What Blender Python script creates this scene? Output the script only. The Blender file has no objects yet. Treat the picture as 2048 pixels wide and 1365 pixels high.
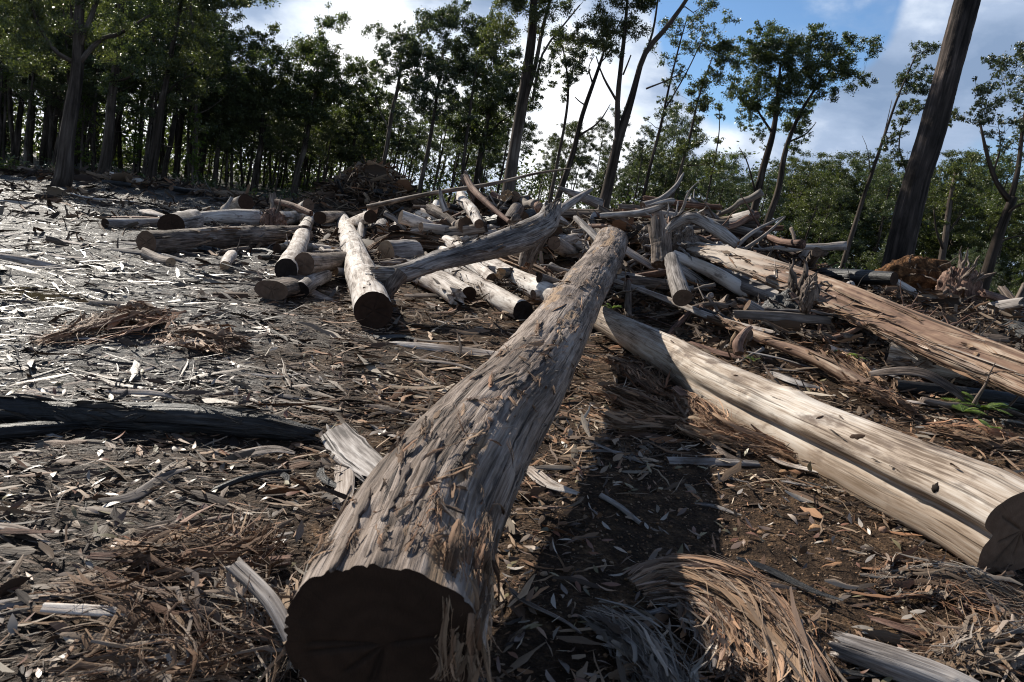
import bpy, math
import numpy as np
from mathutils import Vector, Matrix

# ------------------------------------------------------------------ camera, world, sun, exposure
SC = bpy.context.scene
COL = SC.collection
F_PX = 1365.0
PITCH = math.radians(11.4)
ROLL = math.radians(7.5)
CAM = np.array([0.0, 0.0, 1.5])
Fw = np.array([0.0, math.cos(PITCH), -math.sin(PITCH)])
_r0 = np.array([1.0, 0.0, 0.0]); _u0 = np.array([0.0, math.sin(PITCH), math.cos(PITCH)])
Rt = math.cos(ROLL) * _r0 + math.sin(ROLL) * _u0
Up = -math.sin(ROLL) * _r0 + math.cos(ROLL) * _u0

def P(x, y, d):
    """point of the place seen in direction (x, y) of the photograph, d metres along the view axis"""
    return CAM + d * (Fw + (x - 1024.0) / F_PX * Rt - (y - 682.5) / F_PX * Up)

cam_d = bpy.data.cameras.new('camera')
cam_d.sensor_width = 36.0
cam_d.lens = 36.0 * F_PX / 2048.0
cam_d.clip_start = 0.05
cam_d.clip_end = 3000.0
cam_d.dof.use_dof = True
cam_d.dof.focus_distance = 9.0
cam_d.dof.aperture_fstop = 6.0
cam = bpy.data.objects.new('camera', cam_d)
COL.objects.link(cam)
cam.matrix_world = Matrix(((Rt[0], Up[0], -Fw[0], CAM[0]), (Rt[1], Up[1], -Fw[1], CAM[1]), (Rt[2], Up[2], -Fw[2], CAM[2]), (0, 0, 0, 1)))
SC.camera = cam
SC.view_settings.view_transform = 'Standard'
SC.view_settings.look = 'None'
SC.view_settings.exposure = 0.6
SC.cycles.filter_width = 1.1
SC.view_settings.gamma = 1.0
SC.view_settings.use_curve_mapping = False
SC.cycles.max_bounces = 6
SC.cycles.diffuse_bounces = 3
SC.cycles.glossy_bounces = 2
SC.cycles.transmission_bounces = 3
SC.cycles.sample_clamp_indirect = 4.0

SUN_AZ = math.radians(-44.0)      # from +Y towards +X
SUN_EL = math.radians(33.0)
sun_d = bpy.data.lights.new('sun', 'SUN')
sun_d.energy = 5.0
sun_d.angle = math.radians(0.6)
sun_d.color = (1.0, 0.93, 0.82)
sun = bpy.data.objects.new('sun', sun_d)
COL.objects.link(sun)
SUN_DIR = Vector((math.sin(SUN_AZ) * math.cos(SUN_EL), math.cos(SUN_AZ) * math.cos(SUN_EL), math.sin(SUN_EL)))
sun.rotation_euler = SUN_DIR.to_track_quat('Z', 'Y').to_euler()

# ------------------------------------------------------------------ node helpers
class NT:
    def __init__(s, tree):
        s.t = tree; s.t.nodes.clear()
    def n(s, typ, ins=None, **props):
        nd = s.t.nodes.new(typ)
        for k, v in props.items(): setattr(nd, k, v)
        if ins:
            for k, v in ins.items():
                sock = nd.inputs[k]
                if isinstance(v, bpy.types.NodeSocket): s.t.links.new(v, sock)
                else: sock.default_value = v
        return nd
    def math(s, op, a, b=0.0, clamp=False):
        nd = s.n('ShaderNodeMath', {0: a, 1: b}, operation=op); nd.use_clamp = clamp
        return nd.outputs[0]
    def vmul(s, v, xyz):
        return s.n('ShaderNodeVectorMath', {0: v, 1: xyz}, operation='MULTIPLY').outputs[0]
    def vadd(s, v, w):
        return s.n('ShaderNodeVectorMath', {0: v, 1: w}, operation='ADD').outputs[0]
    def noise(s, vec, scale, detail=4.0, rough=0.55, dist=0.0):
        return s.n('ShaderNodeTexNoise', {'Vector': vec, 'Scale': scale, 'Detail': detail, 'Roughness': rough, 'Distortion': dist}).outputs[0]
    def mr(s, v, a, b, c=0.0, d=1.0, smooth=True):
        nd = s.n('ShaderNodeMapRange', {0: v, 1: a, 2: b, 3: c, 4: d}, interpolation_type='SMOOTHSTEP' if smooth else 'LINEAR')
        return nd.outputs[0]
    def mix(s, f, a, b, mode='MIX'):
        nd = s.n('ShaderNodeMix', data_type='RGBA', blend_type=mode)
        for i, v in ((0, f), (6, a), (7, b)):
            if isinstance(v, bpy.types.NodeSocket): s.t.links.new(v, nd.inputs[i])
            else: nd.inputs[i].default_value = v if i == 0 else ((*v, 1.0) if len(v) == 3 else v)
        return nd.outputs[2]
    def attr(s, name):
        return s.n('ShaderNodeAttribute', attribute_name=name)
    def ramp(s, f, stops):
        nd = s.n('ShaderNodeValToRGB', {0: f}); e = nd.color_ramp.elements
        e[0].position = stops[0][0]; e[0].color = (*stops[0][1], 1)
        e[1].position = stops[-1][0]; e[1].color = (*stops[-1][1], 1)
        for p, c in stops[1:-1]:
            x = e.new(p); x.color = (*c, 1)
        return nd.outputs[0]
    def bsdf(s, col, rough=0.8, spec=0.3, bump=None, bdist=0.01, bstr=1.0, **kw):
        ins = {'Base Color': col, 'Roughness': rough, 'Specular IOR Level': spec}
        ins.update(kw)
        if isinstance(col, tuple): ins['Base Color'] = (*col[:3], 1)
        if bump is not None:
            b = s.n('ShaderNodeBump', {'Height': bump, 'Distance': bdist, 'Strength': bstr})
            ins['Normal'] = b.outputs[0]
        nd = s.n('ShaderNodeBsdfPrincipled', ins)
        return nd.outputs[0]
    def out(s, sh):
        s.n('ShaderNodeOutputMaterial', {'Surface': sh})

def newmat(name):
    m = bpy.data.materials.new(name); m.use_nodes = True
    return m, NT(m.node_tree)

# ------------------------------------------------------------------ sky
def lin(r, g, b):
    f = lambda c: (c / 255.0 / 12.92) if c / 255.0 <= 0.04045 else ((c / 255.0 + 0.055) / 1.055) ** 2.4
    return (f(r), f(g), f(b))

def pxdir(x, y):
    v = P(x, y, 1.0) - CAM
    return tuple(v / np.linalg.norm(v))

world = bpy.data.worlds.new('World'); SC.world = world; world.use_nodes = True
w = NT(world.node_tree)
sky = w.n('ShaderNodeTexSky', sky_type='NISHITA', sun_disc=False, sun_elevation=SUN_EL, sun_rotation=SUN_AZ, altitude=600.0, air_density=1.0, dust_density=0.4, ozone_density=2.0)
tc = w.n('ShaderNodeTexCoord')
dirv = w.n('ShaderNodeVectorMath', {0: tc.outputs['Generated']}, operation='NORMALIZE').outputs[0]
def blob(x, y, deg, inner=0.0):
    dp = w.n('ShaderNodeVectorMath', {0: dirv, 1: pxdir(x, y)}, operation='DOT_PRODUCT').outputs['Value']
    return w.mr(dp, math.cos(math.radians(deg)), math.cos(math.radians(inner)) if inner else 1.0)
dstr = w.vmul(dirv, (1.0, 1.0, 2.0))
n1 = w.noise(dstr, 2.6, 8.0, 0.56, 0.25)
n2 = w.noise(w.vadd(dstr, (3.1, 1.7, 0.4)), 5.5, 7.0, 0.55, 0.15)
n3 = w.noise(w.vadd(dstr, (7.7, 2.1, 5.4)), 1.6, 5.0, 0.5)
# cloud cover
cov = w.math('ADD', w.math('MULTIPLY', w.math('SUBTRACT', n1, 0.5), 1.5), 0.42)
cov = w.math('SUBTRACT', cov, w.math('MULTIPLY', blob(1530, 10, 11), 1.25))
cov = w.math('ADD', cov, w.math('MULTIPLY', blob(1130, 120, 8), 0.5))
cov = w.math('SUBTRACT', cov, w.math('MULTIPLY', blob(1650, 20, 7), 0.7))
cov = w.math('SUBTRACT', cov, w.math('MULTIPLY', blob(1880, 400, 7), 0.45))
cov = w.math('SUBTRACT', cov, w.math('MULTIPLY', blob(1640, 300, 4), 0.15))
cov = w.math('ADD', cov, w.math('MULTIPLY', blob(1820, 130, 8), 0.5))
cov = w.math('ADD', cov, w.math('MULTIPLY', blob(1180, 260, 10), 0.6))
cov = w.math('ADD', cov, w.math('MULTIPLY', blob(560, 60, 26), 0.9))
cov = w.math('ADD', cov, w.math('MULTIPLY', blob(1500, 250, 26), 0.45))
wisp = w.math('MULTIPLY', blob(1685, 50, 4), w.mr(n2, 0.50, 0.68))
cf = w.math('MAXIMUM', w.mr(cov, 0.22, 0.62), w.math('MULTIPLY', wisp, 0.6))
# cloud brightness: lit billows and grey bellies
cb = w.math('ADD', w.math('MULTIPLY', w.math('SUBTRACT', n2, 0.5), 1.6), 0.34)
cb = w.math('ADD', cb, w.math('MULTIPLY', w.math('SUBTRACT', n3, 0.5), 0.8))
cb = w.math('ADD', cb, w.math('MULTIPLY', blob(1160, 260, 9), 0.34))
cb = w.math('ADD', cb, w.math('MULTIPLY', blob(690, 70, 7), 0.32))
cb = w.math('ADD', cb, w.math('MULTIPLY', blob(450, 330, 22), 0.35))
cb = w.math('ADD', cb, w.math('MULTIPLY', blob(1080, 390, 6), 0.1))
cb = w.math('SUBTRACT', cb, w.math('MULTIPLY', blob(1800, 160, 11), 0.30))
cb = w.math('SUBTRACT', cb, w.math('MULTIPLY', blob(560, -40, 7), 0.30))
cloudcol = w.ramp(cb, [(0.0, lin(118, 138, 166)), (0.28, lin(150, 166, 190)), (0.52, lin(204, 213, 225)), (0.75, lin(246, 248, 252)), (1.0, lin(255, 255, 255))])
elev = w.n('ShaderNodeSeparateXYZ', {0: dirv}).outputs[2]
# blue between the clouds: the Nishita sky, deepened
skyc = w.mix(1.0, sky.outputs[0], (0.92, 1.10, 1.26), 'MULTIPLY')
skys = w.n('ShaderNodeVectorMath', {0: skyc, 3: 0.072}, operation='SCALE').outputs[0]
over = w.mr(elev, 0.28, 0.6, 1.0, 0.22)
cloudl = w.n('ShaderNodeVectorMath', {0: cloudcol, 'Scale': w.math('MULTIPLY', over, 0.98)}, operation='SCALE').outputs[0]
total = w.mix(cf, skys, cloudl)
bg = w.n('ShaderNodeBackground', {'Color': total, 'Strength': 1.0})
w.n('ShaderNodeOutputWorld', {'Surface': bg.outputs[0]})

# ------------------------------------------------------------------ numpy noise
def _hash(ix, iy, iz, seed):
    h = (ix.astype(np.int64) * 374761393 + iy.astype(np.int64) * 668265263 + iz.astype(np.int64) * 2147483647 + seed * 974634777) & 0xFFFFFFFF
    h = ((h ^ (h >> 13)) * 1274126177) & 0xFFFFFFFF
    h = (h ^ (h >> 16)) * 668265263 & 0xFFFFFFFF
    return ((h ^ (h >> 15)) & 0xFFFFFF) / float(0xFFFFFF) * 2.0 - 1.0

def noise(p, seed=0):
    i = np.floor(p); f = p - i; u = f * f * (3 - 2 * f)
    x, y, z = i[..., 0], i[..., 1], i[..., 2]; ux, uy, uz = u[..., 0], u[..., 1], u[..., 2]
    def c(a, b, d): return _hash(x + a, y + b, z + d, seed)
    x00 = c(0, 0, 0) * (1 - ux) + c(1, 0, 0) * ux; x10 = c(0, 1, 0) * (1 - ux) + c(1, 1, 0) * ux
    x01 = c(0, 0, 1) * (1 - ux) + c(1, 0, 1) * ux; x11 = c(0, 1, 1) * (1 - ux) + c(1, 1, 1) * ux
    return (x00 * (1 - uy) + x10 * uy) * (1 - uz) + (x01 * (1 - uy) + x11 * uy) * uz

def fbm(p, seed=0, octs=4):
    a = 0; amp = 1.0; q = np.array(p, float)
    for k in range(octs):
        a = a + amp * noise(q, seed + k * 17); amp *= 0.5; q = q * 2.03
    return a / 1.9

def n2d(x, y, s, seed=0, octs=3):
    x = np.asarray(x, float); y = np.asarray(y, float)
    return fbm(np.stack([x / s, y / s, np.zeros_like(x) + seed * 3.7], -1), seed, octs)

def sst(v, a, b):
    t = np.clip((v - a) / (b - a), 0, 1); return t * t * (3 - 2 * t)

# ------------------------------------------------------------------ terrain height
MOUNDS = [(3.2, 14.5, 3.6, 2.4, 1.0), (-0.8, 16.5, 2.6, 2.0, 0.75), (-5.6, 25.0, 2.2, 1.6, 1.5), (4.6, 9.0, 2.4, 2.2, 0.35),
          (0.8, 10.8, 1.8, 1.2, 0.25), (9.5, 14.0, 2.2, 2.5, 0.5), (7.2, 11.6, 2.2, 2.0, 0.45), (-14.5, 26.0, 5, 1.2, 0.35), (-5.0, 4.5, 1.6, 0.25, 0.06)]
PUD = (-4.9, 6.7)
def terrain(x, y):
    x = np.asarray(x, float); y = np.asarray(y, float)
    h = np.zeros_like(x)
    for cx, cy, sx, sy, a in MOUNDS:
        h = h + a * np.exp(-((x - cx) / sx) ** 2 - ((y - cy) / sy) ** 2)
    h = h - 0.06 * np.maximum(0, x - 6.0) * (1 - sst(y, 60, 110) * 0.3)
    h = h - 0.07 * np.maximum(0, y - 32) * sst(x, -5, 25)
    h = np.maximum(h, -9.0)
    r = np.sqrt(x * x + y * y)
    near = 1 - sst(r, 14, 45)
    h = h + (np.abs(n2d(x, y, 0.7, 11)) * 0.11 + np.maximum(0, n2d(x, y, 0.28, 12) - .1) * 0.12) * sst(-x / np.maximum(y, .6), .1, .4) * sst(y, 3.5, 6) * (1 - sst(r, 24, 40))
    h = h + n2d(x, y, 1.7, 1) * 0.06 + n2d(x, y, 0.45, 2) * 0.035 * near + n2d(x, y, 0.12, 3, 2) * 0.014 * (1 - sst(r, 6, 16))
    h = h + n2d(x, y, 9.0, 5) * 0.25 * sst(r, 14, 40)
    # ruts pressed into the wet clearing
    h = h - 0.05 * np.exp(-((y - 11.5 - 0.25 * x + 0.5 * np.sin(x)) / 0.35) ** 2) * sst(-x, 2, 5)
    h = h - 0.06 * np.exp(-((y - 17 - 0.2 * x + 0.4 * np.sin(x * .8)) / 0.5) ** 2) * sst(-x, 2, 5)
    pd = np.exp(-((x - PUD[0]) / 0.9) ** 2 - ((y - PUD[1]) / 0.35) ** 2)
    h = h * (1 - 0.8 * pd) - 0.05 * pd
    return h

def wetness(x, y):
    a = -x / np.maximum(y, 0.6)
    return sst(a + 0.22 * n2d(x, y, 1.1, 9), 0.16, 0.5) * (0.35 + 0.65 * sst(y, 2.6, 5.5))

# ------------------------------------------------------------------ mesh helpers
def mesh_np(name, V, quads=None, tris=None, attrs=None, smooth=True):
    me = bpy.data.meshes.new(name)
    V = np.ascontiguousarray(V, np.float32).reshape(-1, 3)
    fl = []; sizes = []
    if quads is not None and len(quads): q = np.asarray(quads, np.int32).reshape(-1, 4); fl.append(q.ravel()); sizes.append(np.full(len(q), 4, np.int32))
    if tris is not None and len(tris): t = np.asarray(tris, np.int32).reshape(-1, 3); fl.append(t.ravel()); sizes.append(np.full(len(t), 3, np.int32))
    loops = np.concatenate(fl); sizes = np.concatenate(sizes)
    starts = np.concatenate([[0], np.cumsum(sizes)[:-1]]).astype(np.int32)
    me.vertices.add(len(V)); me.vertices.foreach_set('co', V.ravel())
    me.loops.add(len(loops)); me.loops.foreach_set('vertex_index', loops)
    me.polygons.add(len(sizes)); me.polygons.foreach_set('loop_start', starts)
    if smooth: me.polygons.foreach_set('use_smooth', np.ones(len(sizes), bool))
    me.update(calc_edges=True)
    for k, a in (attrs or {}).items():
        a = np.asarray(a, np.float32)
        if a.ndim == 1:
            at = me.attributes.new(k, 'FLOAT', 'POINT'); at.data.foreach_set('value', a)
        elif k == 'col':
            at = me.attributes.new(k, 'FLOAT_COLOR', 'POINT')
            at.data.foreach_set('color', np.concatenate([a, np.ones((len(a), 1), np.float32)], 1).ravel())
        else:
            at = me.attributes.new(k, 'FLOAT_VECTOR', 'POINT'); at.data.foreach_set('vector', a.ravel())
    return me

def link(name, me, mat, parent=None, loc=None, kind=None):
    o = bpy.data.objects.new(name, me); COL.objects.link(o)
    if mat is not None and len(me.materials) == 0: me.materials.append(mat)
    if parent is not None: o.parent = parent
    if loc is not None: o.location = tuple(loc)
    if kind: o['kind'] = kind
    return o

def objmat(o, mat):
    if len(o.data.materials) == 0: o.data.materials.append(mat)
    o.material_slots[0].link = 'OBJECT'; o.material_slots[0].material = mat
    return o

def thing(name, label, cat, loc, group=None):
    o = bpy.data.objects.new(name, None); COL.objects.link(o); o.location = tuple(loc)
    o.empty_display_size = 0.3
    tag(o, label, cat, group)
    return o

def tag(o, label, cat, group=None):
    o['label'] = label; o['category'] = cat
    if group: o['group'] = group
    return o

def dup(root, loc, rot=None, scale=None, label=None, group=None):
    r = root.copy(); COL.objects.link(r); r.location = tuple(loc)
    if rot is not None: r.rotation_euler = rot
    if scale is not None: r.scale = scale if hasattr(scale, '__len__') else (scale,) * 3
    if label: r['label'] = label
    if group: r['group'] = group
    for ch in list(root.children):
        c = ch.copy(); COL.objects.link(c); c.parent = r
        for g in list(ch.children):
            d = g.copy(); COL.objects.link(d); d.parent = c
    return r

class Acc:
    def __init__(s): s.V = []; s.Q = []; s.T = []; s.A = {}; s.n = 0
    def add(s, V, Q=None, T=None, **attrs):
        V = np.asarray(V).reshape(-1, 3); s.V.append(V)
        if Q is not None and len(Q): s.Q.append(np.asarray(Q).reshape(-1, 4) + s.n)
        if T is not None and len(T): s.T.append(np.asarray(T).reshape(-1, 3) + s.n)
        for k, a in attrs.items(): s.A.setdefault(k, []).append(np.asarray(a))
        s.n += len(V)
    def mesh(s, name, smooth=True, off=None):
        V = np.concatenate(s.V)
        if off is not None: V = V - np.asarray(off)
        return mesh_np(name, V, np.concatenate(s.Q) if s.Q else None, np.concatenate(s.T) if s.T else None, {k: np.concatenate(a) for k, a in s.A.items()}, smooth)

def resample(pts, n, rad=None):
    pts = np.asarray(pts, float)
    if len(pts) == 2: q = pts; tt = np.linspace(0, 1, n); C = q[0] + (q[1] - q[0]) * tt[:, None]; 
    else:
        e = np.vstack([2 * pts[0] - pts[1], pts, 2 * pts[-1] - pts[-2]])
        L = np.linalg.norm(np.diff(pts, axis=0), axis=1); cum = np.concatenate([[0], np.cumsum(L)]) ; cum /= cum[-1]
        tt = np.linspace(0, 1, n); C = np.zeros((n, pts.shape[1]))
        seg = np.clip(np.searchsorted(cum, tt, side='right') - 1, 0, len(pts) - 2)
        u = (tt - cum[seg]) / (cum[seg + 1] - cum[seg])
        p0, p1, p2, p3 = e[seg], e[seg + 1], e[seg + 2], e[seg + 3]; u = u[:, None]
        C = 0.5 * ((2 * p1) + (-p0 + p2) * u + (2 * p0 - 5 * p1 + 4 * p2 - p3) * u ** 2 + (-p0 + 3 * p1 - 3 * p2 + p3) * u ** 3)
    return C

def frames(C, up=(0, 0, 1)):
    T = np.gradient(C, axis=0); T /= np.linalg.norm(T, axis=1, keepdims=True) + 1e-12
    up = np.asarray(up, float); 
    if abs(T[0] @ up) > 0.95 * np.linalg.norm(up): up = np.array([1.0, 0.2, 0])
    N = np.zeros_like(C); n0 = up - (up @ T[0]) * T[0]; n0 /= np.linalg.norm(n0); N[0] = n0
    for i in range(1, len(C)):
        v = N[i - 1] - (N[i - 1] @ T[i]) * T[i]; N[i] = v / (np.linalg.norm(v) + 1e-12)
    B = np.cross(T, N)
    return T, N, B

def tube_np(pts, rad, nseg=6, nlen=None, cap=True):
    """plain tapered tube -> V, Q, T, grain"""
    nlen = nlen or len(pts)
    R = np.interp(np.linspace(0, 1, nlen), np.linspace(0, 1, len(rad)), rad)
    C = resample(pts, nlen) if nlen != len(pts) else np.asarray(pts, float)
    T, N, B = frames(C)
    th = np.linspace(0, 2 * np.pi, nseg, endpoint=False)
    ring = np.cos(th)[None, :, None] * N[:, None] + np.sin(th)[None, :, None] * B[:, None]
    V = (C[:, None] + ring * R[:, None, None]).reshape(-1, 3)
    i = np.arange(nlen - 1)[:, None]; j = np.arange(nseg)[None]; j2 = (j + 1) % nseg
    Q = np.stack([i * nseg + j, i * nseg + j2, (i + 1) * nseg + j2, (i + 1) * nseg + j], -1).reshape(-1, 4)
    s = np.concatenate([[0], np.cumsum(np.linalg.norm(np.diff(C, axis=0), axis=1))])
    g = np.stack([np.broadcast_to(np.cos(th) * 1.0, (nlen, nseg)) * R[:, None], np.broadcast_to(np.sin(th), (nlen, nseg)) * R[:, None], np.broadcast_to(s[:, None], (nlen, nseg))], -1).reshape(-1, 3)
    Tt = None
    if cap:
        n0 = len(V); V = np.vstack([V, C[0], C[-1]]); g = np.vstack([g, g[0], g[-1]])
        jj = np.arange(nseg); a = np.stack([np.full(nseg, n0), (jj + 1) % nseg, jj], -1); b0 = (nlen - 1) * nseg
        b = np.stack([np.full(nseg, n0 + 1), b0 + jj, b0 + (jj + 1) % nseg], -1); Tt = np.vstack([a, b])
    return V, Q, Tt, g

def ribbons(Pc, S, Nn, W, Tk, col):
    """N ribbons of K stations with a ridge: Pc,S,Nn (N,K,3), W,Tk (N,K), col (N,3)"""
    N, K, _ = Pc.shape
    V = np.stack([Pc - S * W[..., None], Pc + S * W[..., None], Pc + Nn * Tk[..., None]], 2)   # N,K,3,3
    base = (np.arange(N) * K * 3)[:, None, None]; k = (np.arange(K - 1) * 3)[None, :, None]
    a = base + k
    prs = [(2, 1), (0, 2)]
    Q = np.concatenate([np.concatenate([a + p, a + q, a + 3 + q, a + 3 + p], -1) for p, q in prs], 1).reshape(-1, 4)
    c = np.broadcast_to(col[:, None, None, :], (N, K, 3, 3)).reshape(-1, 3)
    # grain: across, random lane, along
    al = np.concatenate([np.zeros((N, 1)), np.cumsum(np.linalg.norm(np.diff(Pc, axis=1), axis=2), axis=1)], 1)
    lane = (np.arange(N) * 0.37) % 50
    g = np.zeros((N, K, 3, 3)); g[..., 2] = al[:, :, None]; g[:, :, 0, 0] = -W; g[:, :, 1, 0] = W; g[..., 1] = lane[:, None, None]
    return V.reshape(-1, 3), Q, c, g.reshape(-1, 3)

def nrm(v): return v / (np.linalg.norm(v, axis=-1, keepdims=True) + 1e-12)

# ------------------------------------------------------------------ materials
def wood_mat(name, cols, stain=(0.05, 0.04, 0.035), stain_amt=0.5, under=None, rough=0.78, spec=0.25, fine=60.0, along=0.10, bdist=0.006, patch=3.0, crack=0.5, varia=0.25):
    m, t = newmat(name)
    g = t.attr('grain').outputs['Vector']
    oi = t.n('ShaderNodeObjectInfo').outputs['Random']
    off = t.n('ShaderNodeCombineXYZ', {0: t.math('MULTIPLY', oi, 31.0), 1: t.math('MULTIPLY', oi, 17.0), 2: t.math('MULTIPLY', oi, 7.0)}).outputs[0]
    gs = t.vadd(t.vmul(g, (1, 1, along)), off)
    gp = t.vadd(t.vmul(g, (1, 1, 0.45)), off)
    f1 = t.noise(gs, fine, 5.0, 0.65); f2 = t.noise(gs, fine * 0.22, 4.0, 0.6, 0.3); p1 = t.noise(gp, patch, 4.0, 0.6, 0.4); p2 = t.noise(gp, patch * 3.3, 5.0, 0.6)
    mixv = t.math('ADD', t.math('MULTIPLY', f1, 0.45), t.math('ADD', t.math('MULTIPLY', f2, 0.3), t.math('MULTIPLY', p1, 0.45)))
    n = len(cols)
    c = t.ramp(mixv, [(0.50 + 0.21 * i / (n - 1), cc) for i, cc in enumerate(cols)])
    st = t.math('MULTIPLY', t.mr(p2, 0.52, 0.70), stain_amt)
    c = t.mix(st, c, stain)
    ck = t.mr(t.noise(t.vadd(t.vmul(g, (1, 1, along * 0.35)), off), fine * 0.45, 3.0, 0.5, 0.2), 0.60, 0.68)
    c = t.mix(t.math('MULTIPLY', ck, crack), c, tuple(x * 0.35 for x in stain))
    if under is not None:
        ly = t.attr('layer').outputs['Fac']
        c = t.mix(ly, c, t.mix(f1, under, tuple(x * 0.55 for x in under)))
    v = t.math('ADD', t.math('MULTIPLY', oi, varia), 1.0 - varia * 0.5)
    c = t.n('ShaderNodeVectorMath', {0: c, 'Scale': v}, operation='SCALE').outputs[0]
    h = t.math('ADD', t.math('MULTIPLY', f1, 0.6), t.math('SUBTRACT', f2, t.math('MULTIPLY', ck, 0.8)))
    t.out(t.bsdf(c, rough, spec, h, bdist, 0.9))
    return m

M = {}
M['pale'] = wood_mat('pale_bare_wood', [(0.15, 0.11, 0.08), (0.36, 0.29, 0.23), (0.50, 0.435, 0.37), (0.62, 0.57, 0.51)], (0.13, 0.095, 0.075), 0.95, under=(0.27, 0.19, 0.125), fine=70, along=0.05, bdist=0.006, crack=0.6, patch=2.2)
M['white'] = wood_mat('white_peeled_wood', [(0.20, 0.165, 0.14), (0.44, 0.385, 0.34), (0.60, 0.55, 0.50), (0.70, 0.66, 0.62)], (0.12, 0.09, 0.075), 0.9, fine=30, along=0.09, bdist=0.008, crack=0.5)
M['bark'] = wood_mat('grey_mauve_bark', [(0.050, 0.035, 0.027), (0.150, 0.112, 0.088), (0.275, 0.218, 0.182), (0.40, 0.335, 0.29)], (0.085, 0.065, 0.06), 0.6, under=(0.40, 0.27, 0.17), fine=120, along=0.05, bdist=0.014, crack=0.9)
M['brown'] = wood_mat('rough_brown_bark', [(0.03, 0.022, 0.017), (0.10, 0.074, 0.058), (0.20, 0.157, 0.128), (0.33, 0.275, 0.235)], (0.04, 0.03, 0.025), 0.7, fine=60, along=0.05, bdist=0.018, crack=0.9)
M['grey'] = wood_mat('weathered_grey_wood', [(0.07, 0.06, 0.055), (0.18, 0.158, 0.145), (0.32, 0.29, 0.27), (0.46, 0.43, 0.405)], (0.07, 0.055, 0.05), 0.65, fine=70, along=0.045, bdist=0.012, crack=0.95)
M['slab'] = wood_mat('reddish_split_wood', [(0.06, 0.033, 0.022), (0.165, 0.098, 0.068), (0.25, 0.165, 0.112), (0.40, 0.31, 0.235)], (0.06, 0.035, 0.025), 0.85, under=(0.52, 0.455, 0.39), fine=24, along=0.025, bdist=0.016, crack=0.95)
M['slab_pale'] = wood_mat('bleached_split_wood', [(0.15, 0.115, 0.095), (0.32, 0.265, 0.225), (0.48, 0.42, 0.375), (0.60, 0.55, 0.50)], (0.10, 0.07, 0.055), 0.6, fine=80, along=0.03, bdist=0.012, crack=0.95)
M['red'] = wood_mat('torn_red_bark', [(0.04, 0.022, 0.017), (0.135, 0.073, 0.052), (0.24, 0.145, 0.105), (0.36, 0.25, 0.19)], (0.04, 0.025, 0.02), 0.6, fine=80, along=0.04, bdist=0.014, crack=0.8)
M['char'] = wood_mat('wet_charred_wood', [(0.008, 0.008, 0.008), (0.016, 0.016, 0.017), (0.03, 0.031, 0.033), (0.09, 0.09, 0.09)], (0.01, 0.01, 0.01), 0.5, fine=60, along=0.06, rough=0.5, spec=0.35, bdist=0.03, crack=0.6)
M['treebark'] = wood_mat('tree_bark', [(0.018, 0.014, 0.011), (0.045, 0.035, 0.028), (0.08, 0.063, 0.052), (0.15, 0.125, 0.105)], (0.014, 0.012, 0.010), 0.6, fine=9, along=0.06, bdist=0.03, patch=0.8, crack=0.6, rough=0.9, spec=0.1)
M['burnt'] = wood_mat('burnt_tree_bark', [(0.014, 0.012, 0.011), (0.034, 0.028, 0.025), (0.065, 0.052, 0.046), (0.17, 0.13, 0.11)], (0.010, 0.008, 0.007), 0.6, under=(0.46, 0.32, 0.22), fine=9, along=0.06, bdist=0.06, patch=0.8, crack=0.7, rough=0.9, spec=0.1)
M['twig'] = wood_mat('dry_twig_wood', [(0.05, 0.04, 0.034), (0.12, 0.10, 0.085), (0.21, 0.18, 0.16), (0.32, 0.28, 0.25)], (0.04, 0.032, 0.027), 0.5, fine=30, along=0.08, patch=1.5, varia=0.5)

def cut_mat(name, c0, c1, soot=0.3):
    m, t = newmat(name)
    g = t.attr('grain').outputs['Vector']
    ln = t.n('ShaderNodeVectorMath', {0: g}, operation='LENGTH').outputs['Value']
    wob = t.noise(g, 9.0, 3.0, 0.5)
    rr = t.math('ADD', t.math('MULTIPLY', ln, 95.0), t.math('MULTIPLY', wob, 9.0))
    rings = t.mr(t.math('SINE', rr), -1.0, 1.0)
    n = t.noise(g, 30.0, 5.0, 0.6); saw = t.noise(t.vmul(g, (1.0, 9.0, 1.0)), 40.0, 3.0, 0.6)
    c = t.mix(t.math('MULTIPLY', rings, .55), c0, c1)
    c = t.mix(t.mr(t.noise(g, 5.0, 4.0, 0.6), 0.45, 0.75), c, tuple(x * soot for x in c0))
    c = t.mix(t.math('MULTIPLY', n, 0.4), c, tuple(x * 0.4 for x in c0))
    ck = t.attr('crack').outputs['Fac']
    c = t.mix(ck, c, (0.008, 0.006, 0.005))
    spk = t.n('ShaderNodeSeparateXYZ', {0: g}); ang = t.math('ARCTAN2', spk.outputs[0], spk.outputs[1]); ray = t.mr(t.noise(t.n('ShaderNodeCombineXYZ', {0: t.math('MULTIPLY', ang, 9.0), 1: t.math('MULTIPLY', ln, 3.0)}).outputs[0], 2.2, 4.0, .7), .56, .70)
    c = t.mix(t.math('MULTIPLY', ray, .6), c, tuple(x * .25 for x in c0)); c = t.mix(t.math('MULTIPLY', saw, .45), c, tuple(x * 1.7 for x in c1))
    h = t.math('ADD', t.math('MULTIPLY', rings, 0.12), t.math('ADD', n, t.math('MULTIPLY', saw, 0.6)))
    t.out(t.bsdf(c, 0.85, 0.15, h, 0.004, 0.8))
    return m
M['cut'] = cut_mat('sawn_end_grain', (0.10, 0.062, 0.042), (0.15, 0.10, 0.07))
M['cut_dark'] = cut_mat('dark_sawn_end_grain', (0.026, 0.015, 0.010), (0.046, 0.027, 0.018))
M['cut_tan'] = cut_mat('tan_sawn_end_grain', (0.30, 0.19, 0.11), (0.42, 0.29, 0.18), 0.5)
M['cut_black'] = cut_mat('burnt_end_grain', (0.014, 0.011, 0.010), (0.03, 0.022, 0.018))

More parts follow.
